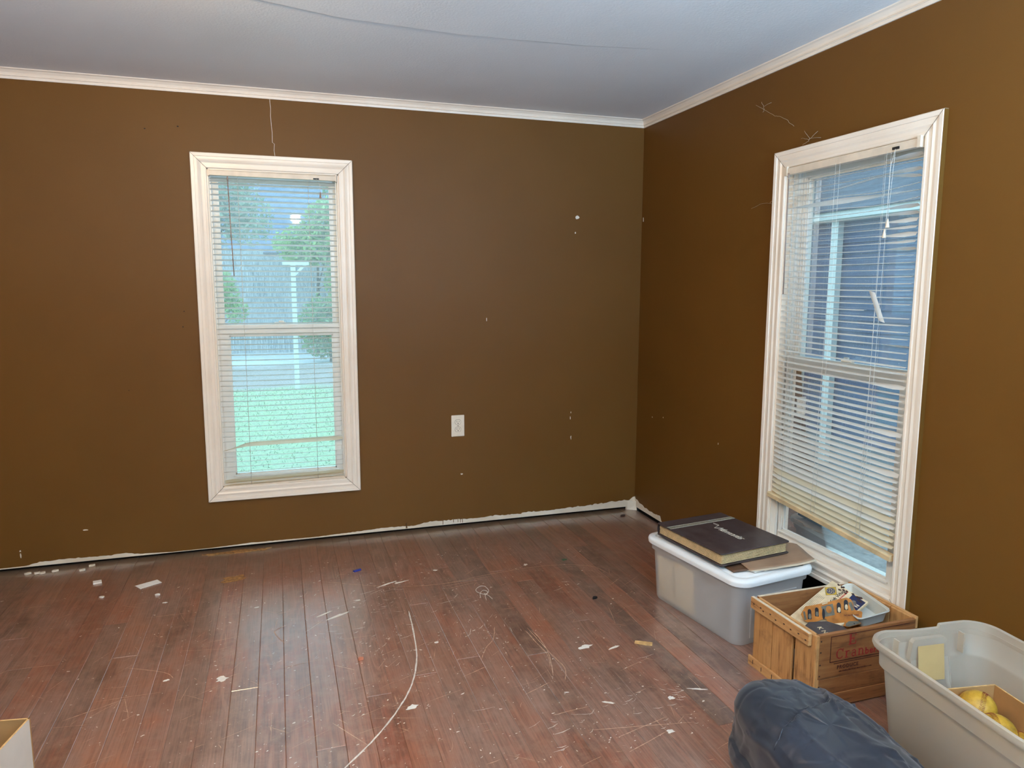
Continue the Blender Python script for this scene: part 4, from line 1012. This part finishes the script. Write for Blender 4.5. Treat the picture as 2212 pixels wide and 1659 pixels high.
# handle pocket, ribs, masking tape on the inside of the far end
yi = lt_/2-.020
mb = MB()
pk = [(-.075, .318), (-.068, .372), (-.06, .382), (.042, .382), (.052, .374), (.062, .318)]
vs = [TB @ V((x, yi-.012-(0), z)) for x, z in pk]+[TB @ V((x, yi+.004, z)) for x, z in pk]+[TB @ V((-.092, yi-.045, .10)), TB @ V((.085, yi-.045, .10))]
fs = [tuple(range(6)), (0, 6, 7, 1), (1, 7, 8, 2), (2, 8, 9, 3), (3, 9, 10, 4), (4, 10, 11, 5), (0, 5, 13, 12)]
mb.add(vs, fs); o = build('handle_pocket', mb, M['clear2'], tb)
for xx in (-.125, .105):
    build('rib', MB().box(xx, xx+.005, yi-.020, yi+.002, .325, .388, M=TB), M['clear2'], tb)
M['tape'] = simple('masking_tape', (184, 152, 100), .7, .05, 8)
build('masking_tape', MB().add([TB @ V(q) for q in ((-.052, yi-.0145, .362), (.040, yi-.0145, .362), (.040, yi-.028, .255), (-.052, yi-.028, .255))], [(0, 1, 2, 3)]), M['tape'], tb, label='beige masking tape patch')
mb = MB()
for xx in (-.072, .062):
    s_ = 1 if xx > 0 else -1
    mb.tube([TB @ V((xx, yi-.014, .316)), TB @ V((xx+s_*.012, yi-.046, .10))], .0012, 5)
build('moulded_edge', mb, M['clear2'], tb)
# cardboard box inside the tub
M['card'] = simple('brown_cardboard', (170, 124, 74), .8, .08, 12); M['cardedge'] = simple('cardboard_cut_edge', (206, 162, 104), .8, .15, 60)
M['cardwhite'] = simple('whitish_cardboard', (206, 192, 176), .75, .05, 8)
cb = thing('cardboard_box', (-.39, -2.78, .0), 'low brown cardboard box inside the open tub, holding the softballs', 'box')
CB = Matrix.Translation((-.335, -2.765, .02)) @ Matrix.Rotation(math.radians(-9), 4, 'Z')
for nm, a in (('side', (-.150, -.147, -.19, .165, 0, .245)), ('side', (.115, .118, -.19, .165, 0, .250)), ('side', (-.150, .118, .162, .165, 0, .250)), ('side', (-.150, .118, -.193, -.19, 0, .245))):
    build(nm, MB().box(*a, M=CB), M['card'], cb)
build('base', MB().box(-.147, .115, -.19, .162, 0, .004, M=CB), M['card'], cb)
mb = MB()
for a in ((-.1505, -.1465, -.19, .165, .245, .2462), (.1145, .1185, -.19, .165, .250, .2512), (-.1505, .1185, .1615, .1655, .250, .2512)): mb.box(*a, M=CB)
build('cut_edge', mb, M['cardedge'], cb)
# softballs
def ballmat():
    m, nt, bs = newmat('scuffed_yellow_leather'); p = objpos(nt); c = ramp(nt, noisen(nt, p, 28, 6, .7), [(.3, s2l(120, 84, 30)), (.5, s2l(178, 134, 36)), (.75, s2l(200, 158, 58))])
    nt.links.new(c, bs.inputs['Base Color']); bs.inputs['Roughness'].default_value = .5; bump(nt, noisen(nt, p, 160, 3), .15, .002, bs); return m
M['ball'] = ballmat(); M['stitch'] = simple('red_stitching', (120, 36, 24), .7, 0)
def softball(loc, r, rot, label):
    t = thing('softball', loc, label, 'softball', 'softballs in the tub')
    bm = bmesh.new(); bmesh.ops.create_icosphere(bm, subdivisions=4, radius=r); mb = MB(); mb.add([v.co+V(loc) for v in bm.verts], [[v.index for v in f.verts] for f in bm.faces], True); bm.free()
    b_ = build('cover', mb, M['ball'], t)
    Rm = rot.to_matrix(); A = .44; seam_ = []
    N = 120
    for i in range(N+1):
        s = 2*PI*i/N; a = PI/2-(PI/2-A)*math.cos(s); ph = s/2+A*math.sin(2*s)
        seam_.append(V((math.sin(a)*math.cos(ph*1), math.sin(a)*math.sin(ph), math.cos(a))))
    # tennis-ball style closed curve
    seam_ = []
    for i in range(N+1):
        s = 2*PI*i/N; x_ = .72*math.cos(s)+.28*math.cos(3*s); y_ = .72*math.sin(s)-.28*math.sin(3*s); z_ = 2*math.sqrt(.72*.28)*math.sin(2*s)*1
        seam_.append(V((x_, y_, z_)).normalized())
    mb = MB(); mb.tube([V(loc)+Rm @ (q*r*1.002) for q in seam_], r*.016, 4); build('seam', mb, M['ball'], t)
    mb = MB()
    for i in range(0, N):
        p0 = seam_[i]; d = (seam_[i+1]-p0).normalized(); sd = p0.cross(d)
        for sgn in (-1, 1):
            q0 = (p0+sd*.02*sgn).normalized()*r*1.008; q1 = (p0+sd*.135*sgn+d*.045).normalized()*r*1.006; qm = ((q0+q1)/2).normalized()*r*1.018
            mb.tube([V(loc)+Rm @ q0, V(loc)+Rm @ qm, V(loc)+Rm @ q1], r*.012, 3)
    build('stitches', mb, M['stitch'], t, kind='stuff'); return t
from mathutils import Euler
softball((-.300, -2.655, .235), .050, Euler((.5, .9, 1.1)), 'upper yellow softball with diagonal red stitching in the tub box')
softball((-.352, -2.755, .232), .050, Euler((1.2, .2, 2.6)), 'lower yellow softball by the near rim of the tub')
softball((-.245, -2.735, .150), .050, Euler((.2, 2.2, .3)), 'yellow softball deep in the box under the other two')
for k, (x_, y_, z_) in enumerate(((-.405, -2.655, .14), (-.355, -2.765, .12), (-.415, -2.865, .14))):
    softball((x_, y_, z_-.03), .048, Euler((k, 1+k, 2*k)), ('yellow softball showing faintly through the tub wall, farthest back', 'yellow softball beneath the upper one', 'yellow softball showing faintly through the tub wall, nearest the camera')[k])

# ------------------------------------------------------------------ navy fabric bundle
def fabric():
    m, nt, bs = newmat('dark_navy_nylon'); p = objpos(nt)
    c = ramp(nt, noisen(nt, p, 6, 5), [(.3, s2l(24, 27, 36)), (.7, s2l(34, 38, 50))]); nt.links.new(c, bs.inputs['Base Color'])
    bs.inputs['Roughness'].default_value = .42; bs.inputs['Sheen Weight'].default_value = .15
    bump(nt, noisen(nt, p, 260, 3), .08, .001, bs); return m
M['navy'] = fabric()
bg_ = thing('fabric_bundle', (-.777, -2.62, 0), 'crumpled dark navy nylon bundle on the floor in front of the wooden crate', 'bag')
BR = Matrix.Rotation(math.radians(-6), 3, 'Z'); BC = V((-.777, -2.62, 0))
def ridge(p, s, w):
    n = noise.noise(p*s); return math.exp(-(n/w)**2)
def bundle(u, v):
    a = 2*PI*u; ph = PI*v-PI/2
    sp_ = lambda c, e: math.copysign(abs(c)**e, c)
    r = abs(math.cos(ph))**.42
    X = sp_(math.cos(a), .62)*r; Y = sp_(math.sin(a), .62)*r; Z = sp_(math.sin(ph), .62)
    # height varies over the footprint: highest at the far left, lower towards the crate corner and near side
    top = .256+.016*(-X)-.012*X*X+.012*Y
    if Z > 0: X += .06*Z*(-1 if X < 0 else -.4); 
    if Z < 0: pass
    x = .188*X; y = .302*Y; z = (Z+1)/2*top
    if X < -.4 and Z < -.3: x -= .035*min(1, (-X-.4)*2)*(-Z)      # skirt creeping out over the floor at the left
    p = V((x, y, z)); d = V((X, Y, Z*.9)).normalized()
    w1 = noise.noise(p*5.5+V((3, 1, 7))); w2 = noise.noise(p*11+V((8, 2, 1)))
    q = p+V((w1, w2, w1))*.03
    t = max(0, min(1, (x+.10+.3*y)/.12))
    off = .022*w1+.003*w2
    off += (.006+.006*t)*ridge(V((q.x*1.2, q.y*.6, q.z)), 6.5, .07)+(.001+.0045*t)*ridge(V((q.x, q.y*.8, q.z*1.4))+V((5, 5, 5)), 13, .10)
    off -= .003*ridge(V((q.x*.8, q.y*1.3, q.z))+V((1, 9, 3)), 10, .05)
    # stitched seam: sharp groove over the top
    sd = (y-(.088+.48*x-.5*x*x))*.88
    if z > .10: off -= .009*math.exp(-(sd/.007)**2)-.005*math.exp(-((sd+.014)/.010)**2)
    p += d*off; p.z = max(0, p.z)
    return BC+BR @ V((p.x, p.y, p.z+.001))
o = build('cloth', MB().grid(bundle, 220, 120), M['navy'], bg_)
bpy.context.view_layer.update()
def onbag(x, y):
    p = BC+BR @ V((x, y, 0)); h, loc, n, i = o.ray_cast(V((p.x, p.y, 1))-o.parent.location, V((0, 0, -1)))
    return loc+o.parent.location+V((0, 0, -.0005)) if h else None
sp_ = [onbag(x_, .088+.48*x_-.5*x_*x_) for x_ in [-.185+.0125*k for k in range(27)]]; sp_ = [q for q in sp_ if q]
build('seam_piping', MB().tube(sp_, .0022, 6), M['navy'], bg_)
def tail(u, v):
    x = -.585+.030*u+.02*v; y = -2.80-.20*v-.04*u; z = .012+.05*(1-u)*math.sin(PI*v)+.008*noise.noise(V((u*5, v*5, 4)))
    return V((x, y, z))
o = build('cloth_tail', MB().grid(tail, 20, 14), M['navy'], bg_); mod_solid(o, .006)

# ------------------------------------------------------------------ cardboard box at the left edge
bx_ = thing('cardboard_box', (-3.0, -2.16, 0), 'open cardboard box with pale outer side at the bottom left corner of the view', 'box')
cor = V((-2.822, -2.002, 0)); da = V((-1, .17, 0)).normalized(); db = V((-.20, -1, 0)).normalized()
hh = .30
def wallbox(name, a, b, t, h, mi, mo, inward):
    d = (b-a).normalized(); nrm = V((-d.y, d.x, 0))*inward
    mb = MB()
    vs = [a, b, b+nrm*t, a+nrm*t]; vs = vs+[q+V((0, 0, h)) for q in vs]
    mb.add(vs, [(0, 1, 5, 4)]); o1 = build(name, mb, mo, bx_)
    mb = MB().add(vs, [(3, 7, 6, 2), (0, 4, 7, 3), (1, 2, 6, 5), (0, 3, 2, 1)]); build('inner_face', mb, mi, o1)
    mb = MB().add(vs, [(4, 5, 6, 7)]); build('cut_edge', mb, M['cardedge'], o1)
c1 = cor; c2 = cor+da*.36; c3 = cor+da*.36+db*.30; c4 = cor+db*.30
wallbox('side', c1, c2, .005, hh, M['card'], M['card'], 1); wallbox('side', c4, c1, .005, hh, M['card'], M['cardwhite'], 1)
wallbox('side', c3, c4, .005, hh, M['card'], M['cardwhite'], 1); wallbox('side', c2, c3, .005, hh, M['card'], M['cardwhite'], 1)
mb = MB().add([c1+V((0, 0, .004)), c2+V((0, 0, .004)), c3+V((0, 0, .004)), c4+V((0, 0, .004))], [(0, 1, 2, 3)]); build('base', mb, M['card'], bx_)

# ------------------------------------------------------------------ litter on the floor
def litter(name, pts, z0, z1, mat, label, cat, group=None):
    cx_ = sum(p[0] for p in pts)/len(pts); cy_ = sum(p[1] for p in pts)/len(pts)
    o = build(name, MB().prism(pts, z0, z1), mat, None, (cx_, cy_, 0)); o['label'] = label; o['category'] = cat
    if group: o['group'] = group
    return o
M['paper'] = simple('white_paper', (236, 230, 220), .6, .02, 30)
litter('paper_strip', [(-2.863, -.380), (-2.773, -.331), (-2.748, -.371), (-2.833, -.424)], .001, .0035, M['paper'], 'rectangular white paper strip on the floor near the long wall', 'paper')
litter('paper_scrap', [(-3.066, -.268), (-3.03, -.262), (-3.022, -.292), (-3.058, -.30)], .001, .008, M['paper'], 'small folded white scrap on the floor left of the paper strip', 'paper')
litter('paper_scrap', blob(-2.985, -.475, .012, .009, 0, 9, seed=3), .001, .006, M['paper'], 'tiny white scrap on the floor in front of the folded scrap', 'paper')
litter('paper_scrap', blob(-2.745, -.52, .013, .008, 0, 9, seed=4), .001, .006, M['paper'], 'tiny whitish scrap in front of the white paper strip', 'paper')
litter('wood_splinter', [(-.83, -1.600), (-.80, -1.618), (-.772, -1.636), (-.782, -1.652), (-.806, -1.640), (-.84, -1.612)], .001, .007, M['cardedge'], 'pale orange wood splinter on the floor beside the lidded bin', 'splinter')
litter('crayon_stub', [(-1.85, -.515), (-1.815, -.498), (-1.808, -.508), (-1.842, -.526)], .001, .008, simple('blue_wax', (40, 50, 130), .5, 0), 'blue crayon stub on the floor near the middle of the long wall', 'crayon')
litter('clay_crumb', blob(-1.907, -1.405, .011, .008, 0, 9, seed=9), .001, .009, simple('orange_crumb', (196, 120, 90), .7, .1), 'orange crumb on the floor near the curved scratch', 'crumb')
litter('dark_crumb', blob(-.816, -1.174, .014, .008, .4, 9, seed=11), .001, .008, M['dark'], 'black crumb on the floor left of the lidded bin', 'crumb')
litter('wood_chip', blob(-.145, -.115, .022, .008, .3, 9, seed=12), .001, .007, M['nail'], 'dark brown wood chip on the floor in the room corner', 'wood chip')
CL = ('single pale plaster crumb at the wall foot, rightmost of the row at the left end', 'second plaster crumb from the right in the row at the wall foot', 'third plaster crumb from the right in the row at the wall foot', 'leftmost plaster crumb at the foot of the long wall', 'pale plaster crumb at the wall foot behind the folded white scrap', 'small plaster crumb lying just behind the folded white scrap')
for k, (x_, y_) in enumerate(((-3.28, -.06), (-3.33, -.07), (-3.36, -.065), (-3.40, -.06), (-3.12, -.035), (-3.15, -.09))):
    litter('plaster_crumb', blob(x_, y_, .013, .007, .3, 9, seed=20+k), .001, .010, M['plaster'], CL[k], 'crumb', 'plaster crumbs at the left of the long wall')
litter('debris_pile', blob(-2.42, -.045, .15, .02, .02, 18, seed=40), .0, .004, M['tanstain'], 'thin patch of tan dust at the wall foot under the left window', 'dust')
# cable tie curl lying on the boards
kn = [(-1.264, -.895), (-1.285, -.885), (-1.315, -.915), (-1.315, -.95), (-1.285, -.985), (-1.27, -.955), (-1.285, -.935), (-1.308, -.965), (-1.318, -1.01)]
mb = MB(); pts = [V((x_, y_, .003)) for x_, y_ in wig(kn, 5, .0)]; mb.tube(pts, .0014, 5); pts = [V((x_, y_, .003)) for x_, y_ in wig([(-1.264, -.895), (-1.262, -.95), (-1.29, -.99), (-1.30, -1.045)], 5, .0)]; mb.tube(pts, .0014, 5)
pts = [V((x_, y_, .003)) for x_, y_ in wig([(-1.29, -.97), (-1.277, -1.0), (-1.27, -1.04)], 5, .0)]; mb.tube(pts, .0014, 5)
o = build('string_curl', mb, M['scratchpale'], None, (-1.29, -.96, 0)); o['label'] = 'looped pale string lying on the floorboards right of centre'; o['category'] = 'string'

# cobwebs on the right wall
M['web'] = simple('cobweb_silk', (196, 186, 170), .8, 0)
def web(x, strands, label):
    mb = MB()
    for s_ in strands:
        pts = []
        for (a, z), (b, z2) in zip(s_, s_[1:]):
            for k in range(4): t = k/4; pts.append((-.006-.004*R.random(), a+(b-a)*t+R.uniform(-.002, .002), z+(z2-z)*t+R.uniform(-.002, .002)))
        pts.append((-.006, s_[-1][0], s_[-1][1])); mb.tube(pts, .0006, 3)
    o = build('cobweb', mb, M['web'], None, (-.006, strands[0][0][0], strands[0][0][1])); o['label'] = label; o['category'] = 'cobweb'
web(0, [[(-1.10, 2.27), (-1.16, 2.235)], [(-1.16, 2.235), (-1.24, 2.19), (-1.28, 2.18), (-1.33, 2.15), (-1.37, 2.12)], [(-1.14, 2.275), (-1.165, 2.235), (-1.15, 2.225)], [(-1.16, 2.25), (-1.21, 2.255)]], 'long cobweb strand high on the right wall, upper left of the window')
web(0, [[(-1.42, 2.06), (-1.47, 2.045), (-1.52, 2.07)], [(-1.44, 2.085), (-1.475, 2.05), (-1.47, 2.04), (-1.43, 2.03)], [(-1.475, 2.05), (-1.54, 2.04)]], 'small cobweb just above the casing of the right window')
web(0, [[(-1.10, 1.80), (-1.18, 1.815), (-1.23, 1.81), (-1.262, 1.82)], [(-1.235, 1.81), (-1.26, 1.80)]], 'cobweb touching the left casing of the right window')

# ceiling lamp (just above the frame)
M['brass'] = simple('brass_lamp_base', (150, 120, 70), .35, .05, 20, Metallic=.8)
lm2 = thing('pendant_lamp', (-1.95, -3.60, H), 'hanging lamp with bare bulb near the camera', 'lamp')
build('cord', MB().tube([(-1.95, -3.6, H), (-1.95, -3.6, 2.24)], .004, 6), M['brass'], lm2)
build('socket', MB().tube([(-1.95, -3.6, 2.24), (-1.95, -3.6, 2.185)], .018, 12), M['brass'], lm2)
lm = thing('ceiling_lamp', (-2.60, -1.90, H), 'flush ceiling lamp with bare bulb above the middle of the room', 'lamp')
mb = MB(); vs = []
for r_, z_ in ((.0, H-.001), (.07, H-.001), (.072, H-.012), (.05, H-.022), (.022, H-.028), (.02, H-.04), (.0, H-.04)):
    for k in range(24): vs.append((-2.60+r_*math.cos(2*PI*k/24), -1.90+r_*math.sin(2*PI*k/24), z_))
build('base', mb.add(vs, [(i*24+k, i*24+(k+1) % 24, (i+1)*24+(k+1) % 24, (i+1)*24+k) for i in range(6) for k in range(24)], True), M['chip'], lm)

# ------------------------------------------------------------------ outdoors
GZ = -.35
def ground():
    m, nt, bs = newmat('yard_ground'); g = node(nt, 'NewGeometry'); sp = node(nt, 'SeparateXYZ'); nt.links.new(g.outputs['Position'], sp.inputs[0])
    p = objpos(nt); n1 = noisen(nt, p, .7, 5); ma = node(nt, 'Math', operation='MULTIPLY_ADD'); nt.links.new(n1, ma.inputs[0]); ma.inputs[1].default_value = 2.2; nt.links.new(sp.outputs['Y'], ma.inputs[2])
    mr = node(nt, 'MapRange'); nt.links.new(ma.outputs[0], mr.inputs[0]); mr.inputs[1].default_value = 0; mr.inputs[2].default_value = 20
    n2 = noisen(nt, p, 26, 5, .7)
    grass = ramp(nt, n2, [(.35, s2l(116, 140, 104)), (.65, s2l(160, 180, 136))]); dirt = ramp(nt, n2, [(.35, s2l(120, 112, 106)), (.65, s2l(160, 150, 142))]); conc = ramp(nt, n2, [(.3, s2l(176, 180, 182)), (.7, s2l(192, 196, 198))])
    r1 = ramp(nt, mr.outputs[0], [(.49, (0, 0, 0)), (.53, (1, 1, 1))]); r2 = ramp(nt, mr.outputs[0], [(.70, (0, 0, 0)), (.73, (1, 1, 1))])
    c = mix(nt, r1, grass, dirt); c = mix(nt, r2, c, conc)
    rx = node(nt, 'MapRange'); nt.links.new(sp.outputs['X'], rx.inputs[0]); rx.inputs[1].default_value = .1; rx.inputs[2].default_value = .6
    c = mix(nt, rx.outputs[0], c, dirt)
    nt.links.new(c, bs.inputs['Base Color']); bs.inputs['Roughness'].default_value = .9; return m
M['ground'] = ground()
mb = MB().add([(-40, -40, GZ), (40, -40, GZ), (40, 60, GZ), (-40, 60, GZ)], [(0, 1, 2, 3)])
gr = setting('ground', mb=mb, mat=M['ground'])
M['blade'] = simple('grass_blade', (142, 168, 122), .7, .2, 4)
mb = MB()
for i in range(7000):
    x_ = R.uniform(-5.5, .2); y_ = 1.2+8.0*R.random()**.8; h_ = R.uniform(.015, .04); a = R.uniform(0, PI); d_ = V((math.cos(a), math.sin(a), 0))*.006; b_ = V((x_, y_, GZ)); t_ = V((R.uniform(-.03, .03), R.uniform(-.03, .03), h_))
    n0 = len(mb.v); mb.v += [b_-d_, b_+d_, b_+t_]; mb.f.append([n0, n0+1, n0+2]); mb.sm.append(False)
o = build('grass', mb, M['blade'], None, (-2.5, 5, GZ)); o['kind'] = 'stuff'; o['label'] = 'short green lawn outside the left window'; o['category'] = 'grass'

# weathered plank fence
M['fencewood'] = woodmat('weathered_fence_plank', (136, 140, 144), (198, 200, 202), (92, 98, 106), 'z', .85)
fn = thing('plank_fence', (-2.4, 16.5, GZ), 'tall weathered grey plank fence across the back of the yard', 'fence')
x_ = -9.0; i = 0
while x_ < 4.0:
    h_ = 2.42 if x_ < -2.6 else 2.26; h_ += R.uniform(-.04, .04); w_ = .142
    pl = [(x_, GZ), (x_+w_-.008, GZ), (x_+w_-.008, h_-.03), (x_+w_-.03, h_), (x_+.022, h_), (x_, h_-.03)]
    build('plank', MB().prism(pl, 0, .02, Matrix.Translation((0, 16.5+R.uniform(-.006, .006), 0)) @ Matrix(((1, 0, 0, 0), (0, 0, -1, 0), (0, 1, 0, 0), (0, 0, 0, 1)))), M['fencewood'], fn)
    x_ += w_
for z_ in (.2, 1.1, 2.0): build('rail', MB().box(-9, 4, 16.51, 16.56, z_, z_+.09), M['fencewood'], fn)
# clothesline post
M['white'] = simple('white_painted_post', (214, 214, 208), .6, .05, 6)
po = thing('clothesline_post', (-1.885, 9, GZ), 'white post with a short crossbar standing on the lawn in front of the fence', 'post')
build('post', MB().box(-1.925, -1.845, 8.96, 9.04, GZ, 1.80), M['white'], po); build('crossbar', MB().box(-2.06, -1.62, 8.97, 9.03, 1.80, 1.87), M['white'], po)
build('brace', MB().add([(-1.845, 8.98, 1.62), (-1.845, 9.02, 1.62), (-1.66, 9.02, 1.80), (-1.66, 8.98, 1.80), (-1.845, 8.98, 1.68), (-1.845, 9.02, 1.68), (-1.72, 9.02, 1.80), (-1.72, 8.98, 1.80)], [(0, 1, 2, 3), (4, 7, 6, 5), (0, 3, 7, 4), (1, 5, 6, 2)]), M['white'], po)
# foliage
def leafmat(name, a, b):
    m, nt, bs = newmat(name); p = objpos(nt); c = ramp(nt, noisen(nt, p, 9, 4, .7), [(.3, s2l(*a)), (.7, s2l(*b))]); nt.links.new(c, bs.inputs['Base Color']); bs.inputs['Roughness'].default_value = .6
    t = node(nt, 'BsdfTranslucent'); nt.links.new(c, t.inputs['Color']); x = node(nt, 'MixShader'); x.inputs[0].default_value = .35; nt.links.new(bs.outputs[0], x.inputs[1]); nt.links.new(t.outputs[0], x.inputs[2])
    nt.links.new(x.outputs[0], nt.nodes['Material Output'].inputs['Surface']); return m
M['leafa'] = leafmat('mid_green_leaf', (98, 132, 88), (152, 182, 124)); M['leafb'] = leafmat('light_green_leaf', (120, 158, 94), (178, 204, 134)); M['leafc'] = leafmat('grey_green_leaf', (128, 150, 126), (176, 192, 164))
M['bark'] = simple('grey_bark', (96, 88, 80), .9, .2, 12)
def tree(name, base, blobs, leaf, n, mat, label, cat='tree', trunk=.1):
    t = thing(name, base, label, cat, 'trees and shrubs beyond the yard'); mb = MB(); r = random.Random(int(abs(base[0]*100)+base[1]))
    tot = sum(b[3]*b[4]*b[5] for b in blobs)
    for (cx_, cy_, cz_, rx, ry, rz) in blobs:
        for i in range(int(n*rx*ry*rz/tot)):
            d = V((r.gauss(0, 1), r.gauss(0, 1), r.gauss(0, 1))).normalized()*(r.random()**.35); c_ = V((cx_+d.x*rx, cy_+d.y*ry, cz_+d.z*rz))
            a = V((r.gauss(0, 1), r.gauss(0, 1), r.gauss(0, 1))).normalized(); b = a.cross(V((r.gauss(0, 1), r.gauss(0, 1), r.gauss(0, 1)))).normalized(); s_ = leaf*r.uniform(.6, 1.3)
            n0 = len(mb.v); mb.v += [c_-a*s_, c_+b*s_*.45, c_+a*s_, c_-b*s_*.45]; mb.f.append([n0, n0+1, n0+2, n0+3]); mb.sm.append(False)
    o = build('foliage', mb, mat, t); o['kind'] = 'stuff'
    top = max(b[2] for b in blobs)
    mb = MB().tube([base, (base[0]+.05, base[1], (base[2]+top)/2), (base[0]+.1, base[1], top)], trunk, 7, trunk*.4)
    for b in blobs[1:]: mb.tube([(base[0]+.05, base[1], (base[2]+top)/2), (b[0], b[1], b[2])], trunk*.4, 5, trunk*.1)
    build('trunk', mb, M['bark'], t)
tree('tree', (-4.3, 21, GZ), [(-4.0, 21, 4.6, 1.5, 1, 1.9), (-3.0, 21, 3.6, .9, .8, .9), (-5.2, 21, 4.0, 1.4, 1, 1.6), (-3.6, 21, 6.2, 1.1, .8, .9)], .11, 6500, M['leafc'], 'pale grey-green tree rising behind the fence at the left of the left window')
tree('tree', (.9, 20, GZ), [(.6, 20, 4.2, 1.3, 1, 1.9), (-.1, 20, 5.8, 1.0, .8, .8), (1.9, 20, 4.0, 1.4, 1, 1.8)], .11, 5500, M['leafa'], 'green tree behind the fence at the right of the left window')
tree('tree', (-1.2, 15.4, GZ), [(-1.3, 15.2, 2.5, .95, .6, .55), (-.7, 15.2, 3.1, .8, .6, .6), (-.5, 15.2, 1.7, .5, .5, .9)], .085, 4200, M['leafb'], 'light green spreading tree in front of the fence, right of the white post', trunk=.05)
tree('shrub', (-1.0, 13.6, GZ), [(-1.15, 13.6, .5, .6, .4, .8), (-.45, 13.6, .6, .6, .4, .95)], .06, 4200, M['leafa'], 'dense green shrub against the fence right of the white post', 'shrub', .03)
tree('shrub', (-3.55, 15.2, GZ), [(-3.5, 15.2, 1.3, .45, .35, .55), (-3.15, 15.2, .85, .3, .3, .35)], .06, 1300, M['leafb'], 'light green shrub against the fence at its left part', 'shrub', .03)
# far house with a slate-blue roof
M['roofblue'] = simple('slate_roof_shingles', (104, 120, 142), .85, .1, 3); M['housewall'] = simple('pale_house_wall', (150, 154, 156), .8, .05, 2)
fh = thing('far_house', (0, 30, GZ), 'far house with slate-blue gable roof behind the fence and trees', 'house')
build('wall', MB().box(-4.5, 5, 29.6, 36, GZ, 3.0), M['housewall'], fh)
build('roof', MB().add([(-5, 29, 2.9), (5.5, 29, 2.9), (5.5, 33, 7.4), (-5, 33, 7.4), (5.5, 37, 2.9), (-5, 37, 2.9)], [(0, 1, 2, 3), (3, 2, 4, 5), (0, 3, 5), (1, 4, 2)]), M['roofblue'], fh)
for k in range(3): f_ = build('window', MB().box(-3.4+k*2.6, -2.4+k*2.6, 29.55, 29.6, .9, 2.2), M['white'], fh); build('pane', MB().box(-3.33+k*2.6, -2.47+k*2.6, 29.53, 29.56, .97, 2.13), M['blackprint'], f_)

# neighbouring house with blue lap siding, 3 m from the right window
M['siding'] = simple('slate_blue_siding', (50, 66, 98), .6, .1, 5); M['shingle'] = simple('dark_roof_shingle', (62, 68, 80), .9, .15, 8); M['foundation'] = simple('block_foundation', (112, 116, 120), .9, .12, 6)
nh = thing('neighbouring_house', (3.05, 0, GZ), 'slate-blue lap-sided house close beyond the right window', 'house')
z_ = -.02
while z_ < 2.06:
    build('siding_board', MB().add([(3.0, -7, z_), (3.0, 6, z_), (3.014, 6, z_+.105), (3.014, -7, z_+.105), (3.02, 6, z_), (3.02, -7, z_)], [(0, 3, 2, 1), (0, 1, 4, 5)]), M['siding'], nh); z_ += .104
build('wall', MB().box(3.02, 3.2, -7, 6, GZ, 2.1), M['siding'], nh); build('foundation', MB().box(2.99, 3.1, -7, 6, GZ, -.02), M['foundation'], nh)
build('gutter', MB().box(2.86, 3.0, -7, 6, 2.07, 2.15), M['white'], nh)
build('soffit', MB().box(2.9, 3.2, -7, 6, 2.055, 2.07), M['white'], nh)
build('downspout', MB().box(2.93, 2.995, 1.60, 1.69, GZ+.05, 2.07), M['white'], nh)
zr = 2.15; xr = 2.84
for k in range(14):
    build('shingle_course', MB().add([(xr, -7, zr), (xr, 6, zr), (xr+.30, 6, zr+.155), (xr+.30, -7, zr+.155), (xr, 6, zr-.012), (xr, -7, zr-.012)], [(0, 3, 2, 1), (0, 1, 4, 5)]), M['shingle'], nh); xr += .29; zr += .145
build('roof_back', MB().add([(xr, -7, zr), (xr, 6, zr), (xr+4, 6, 2.1), (xr+4, -7, 2.1)], [(0, 1, 2, 3)]), M['shingle'], nh)
wn_ = build('window', MB().box(2.96, 3.01, -3.2, -2.4, .7, 1.75), M['white'], nh); build('pane', MB().box(2.955, 2.965, -3.13, -2.47, .77, 1.68), M['blackprint'], wn_)
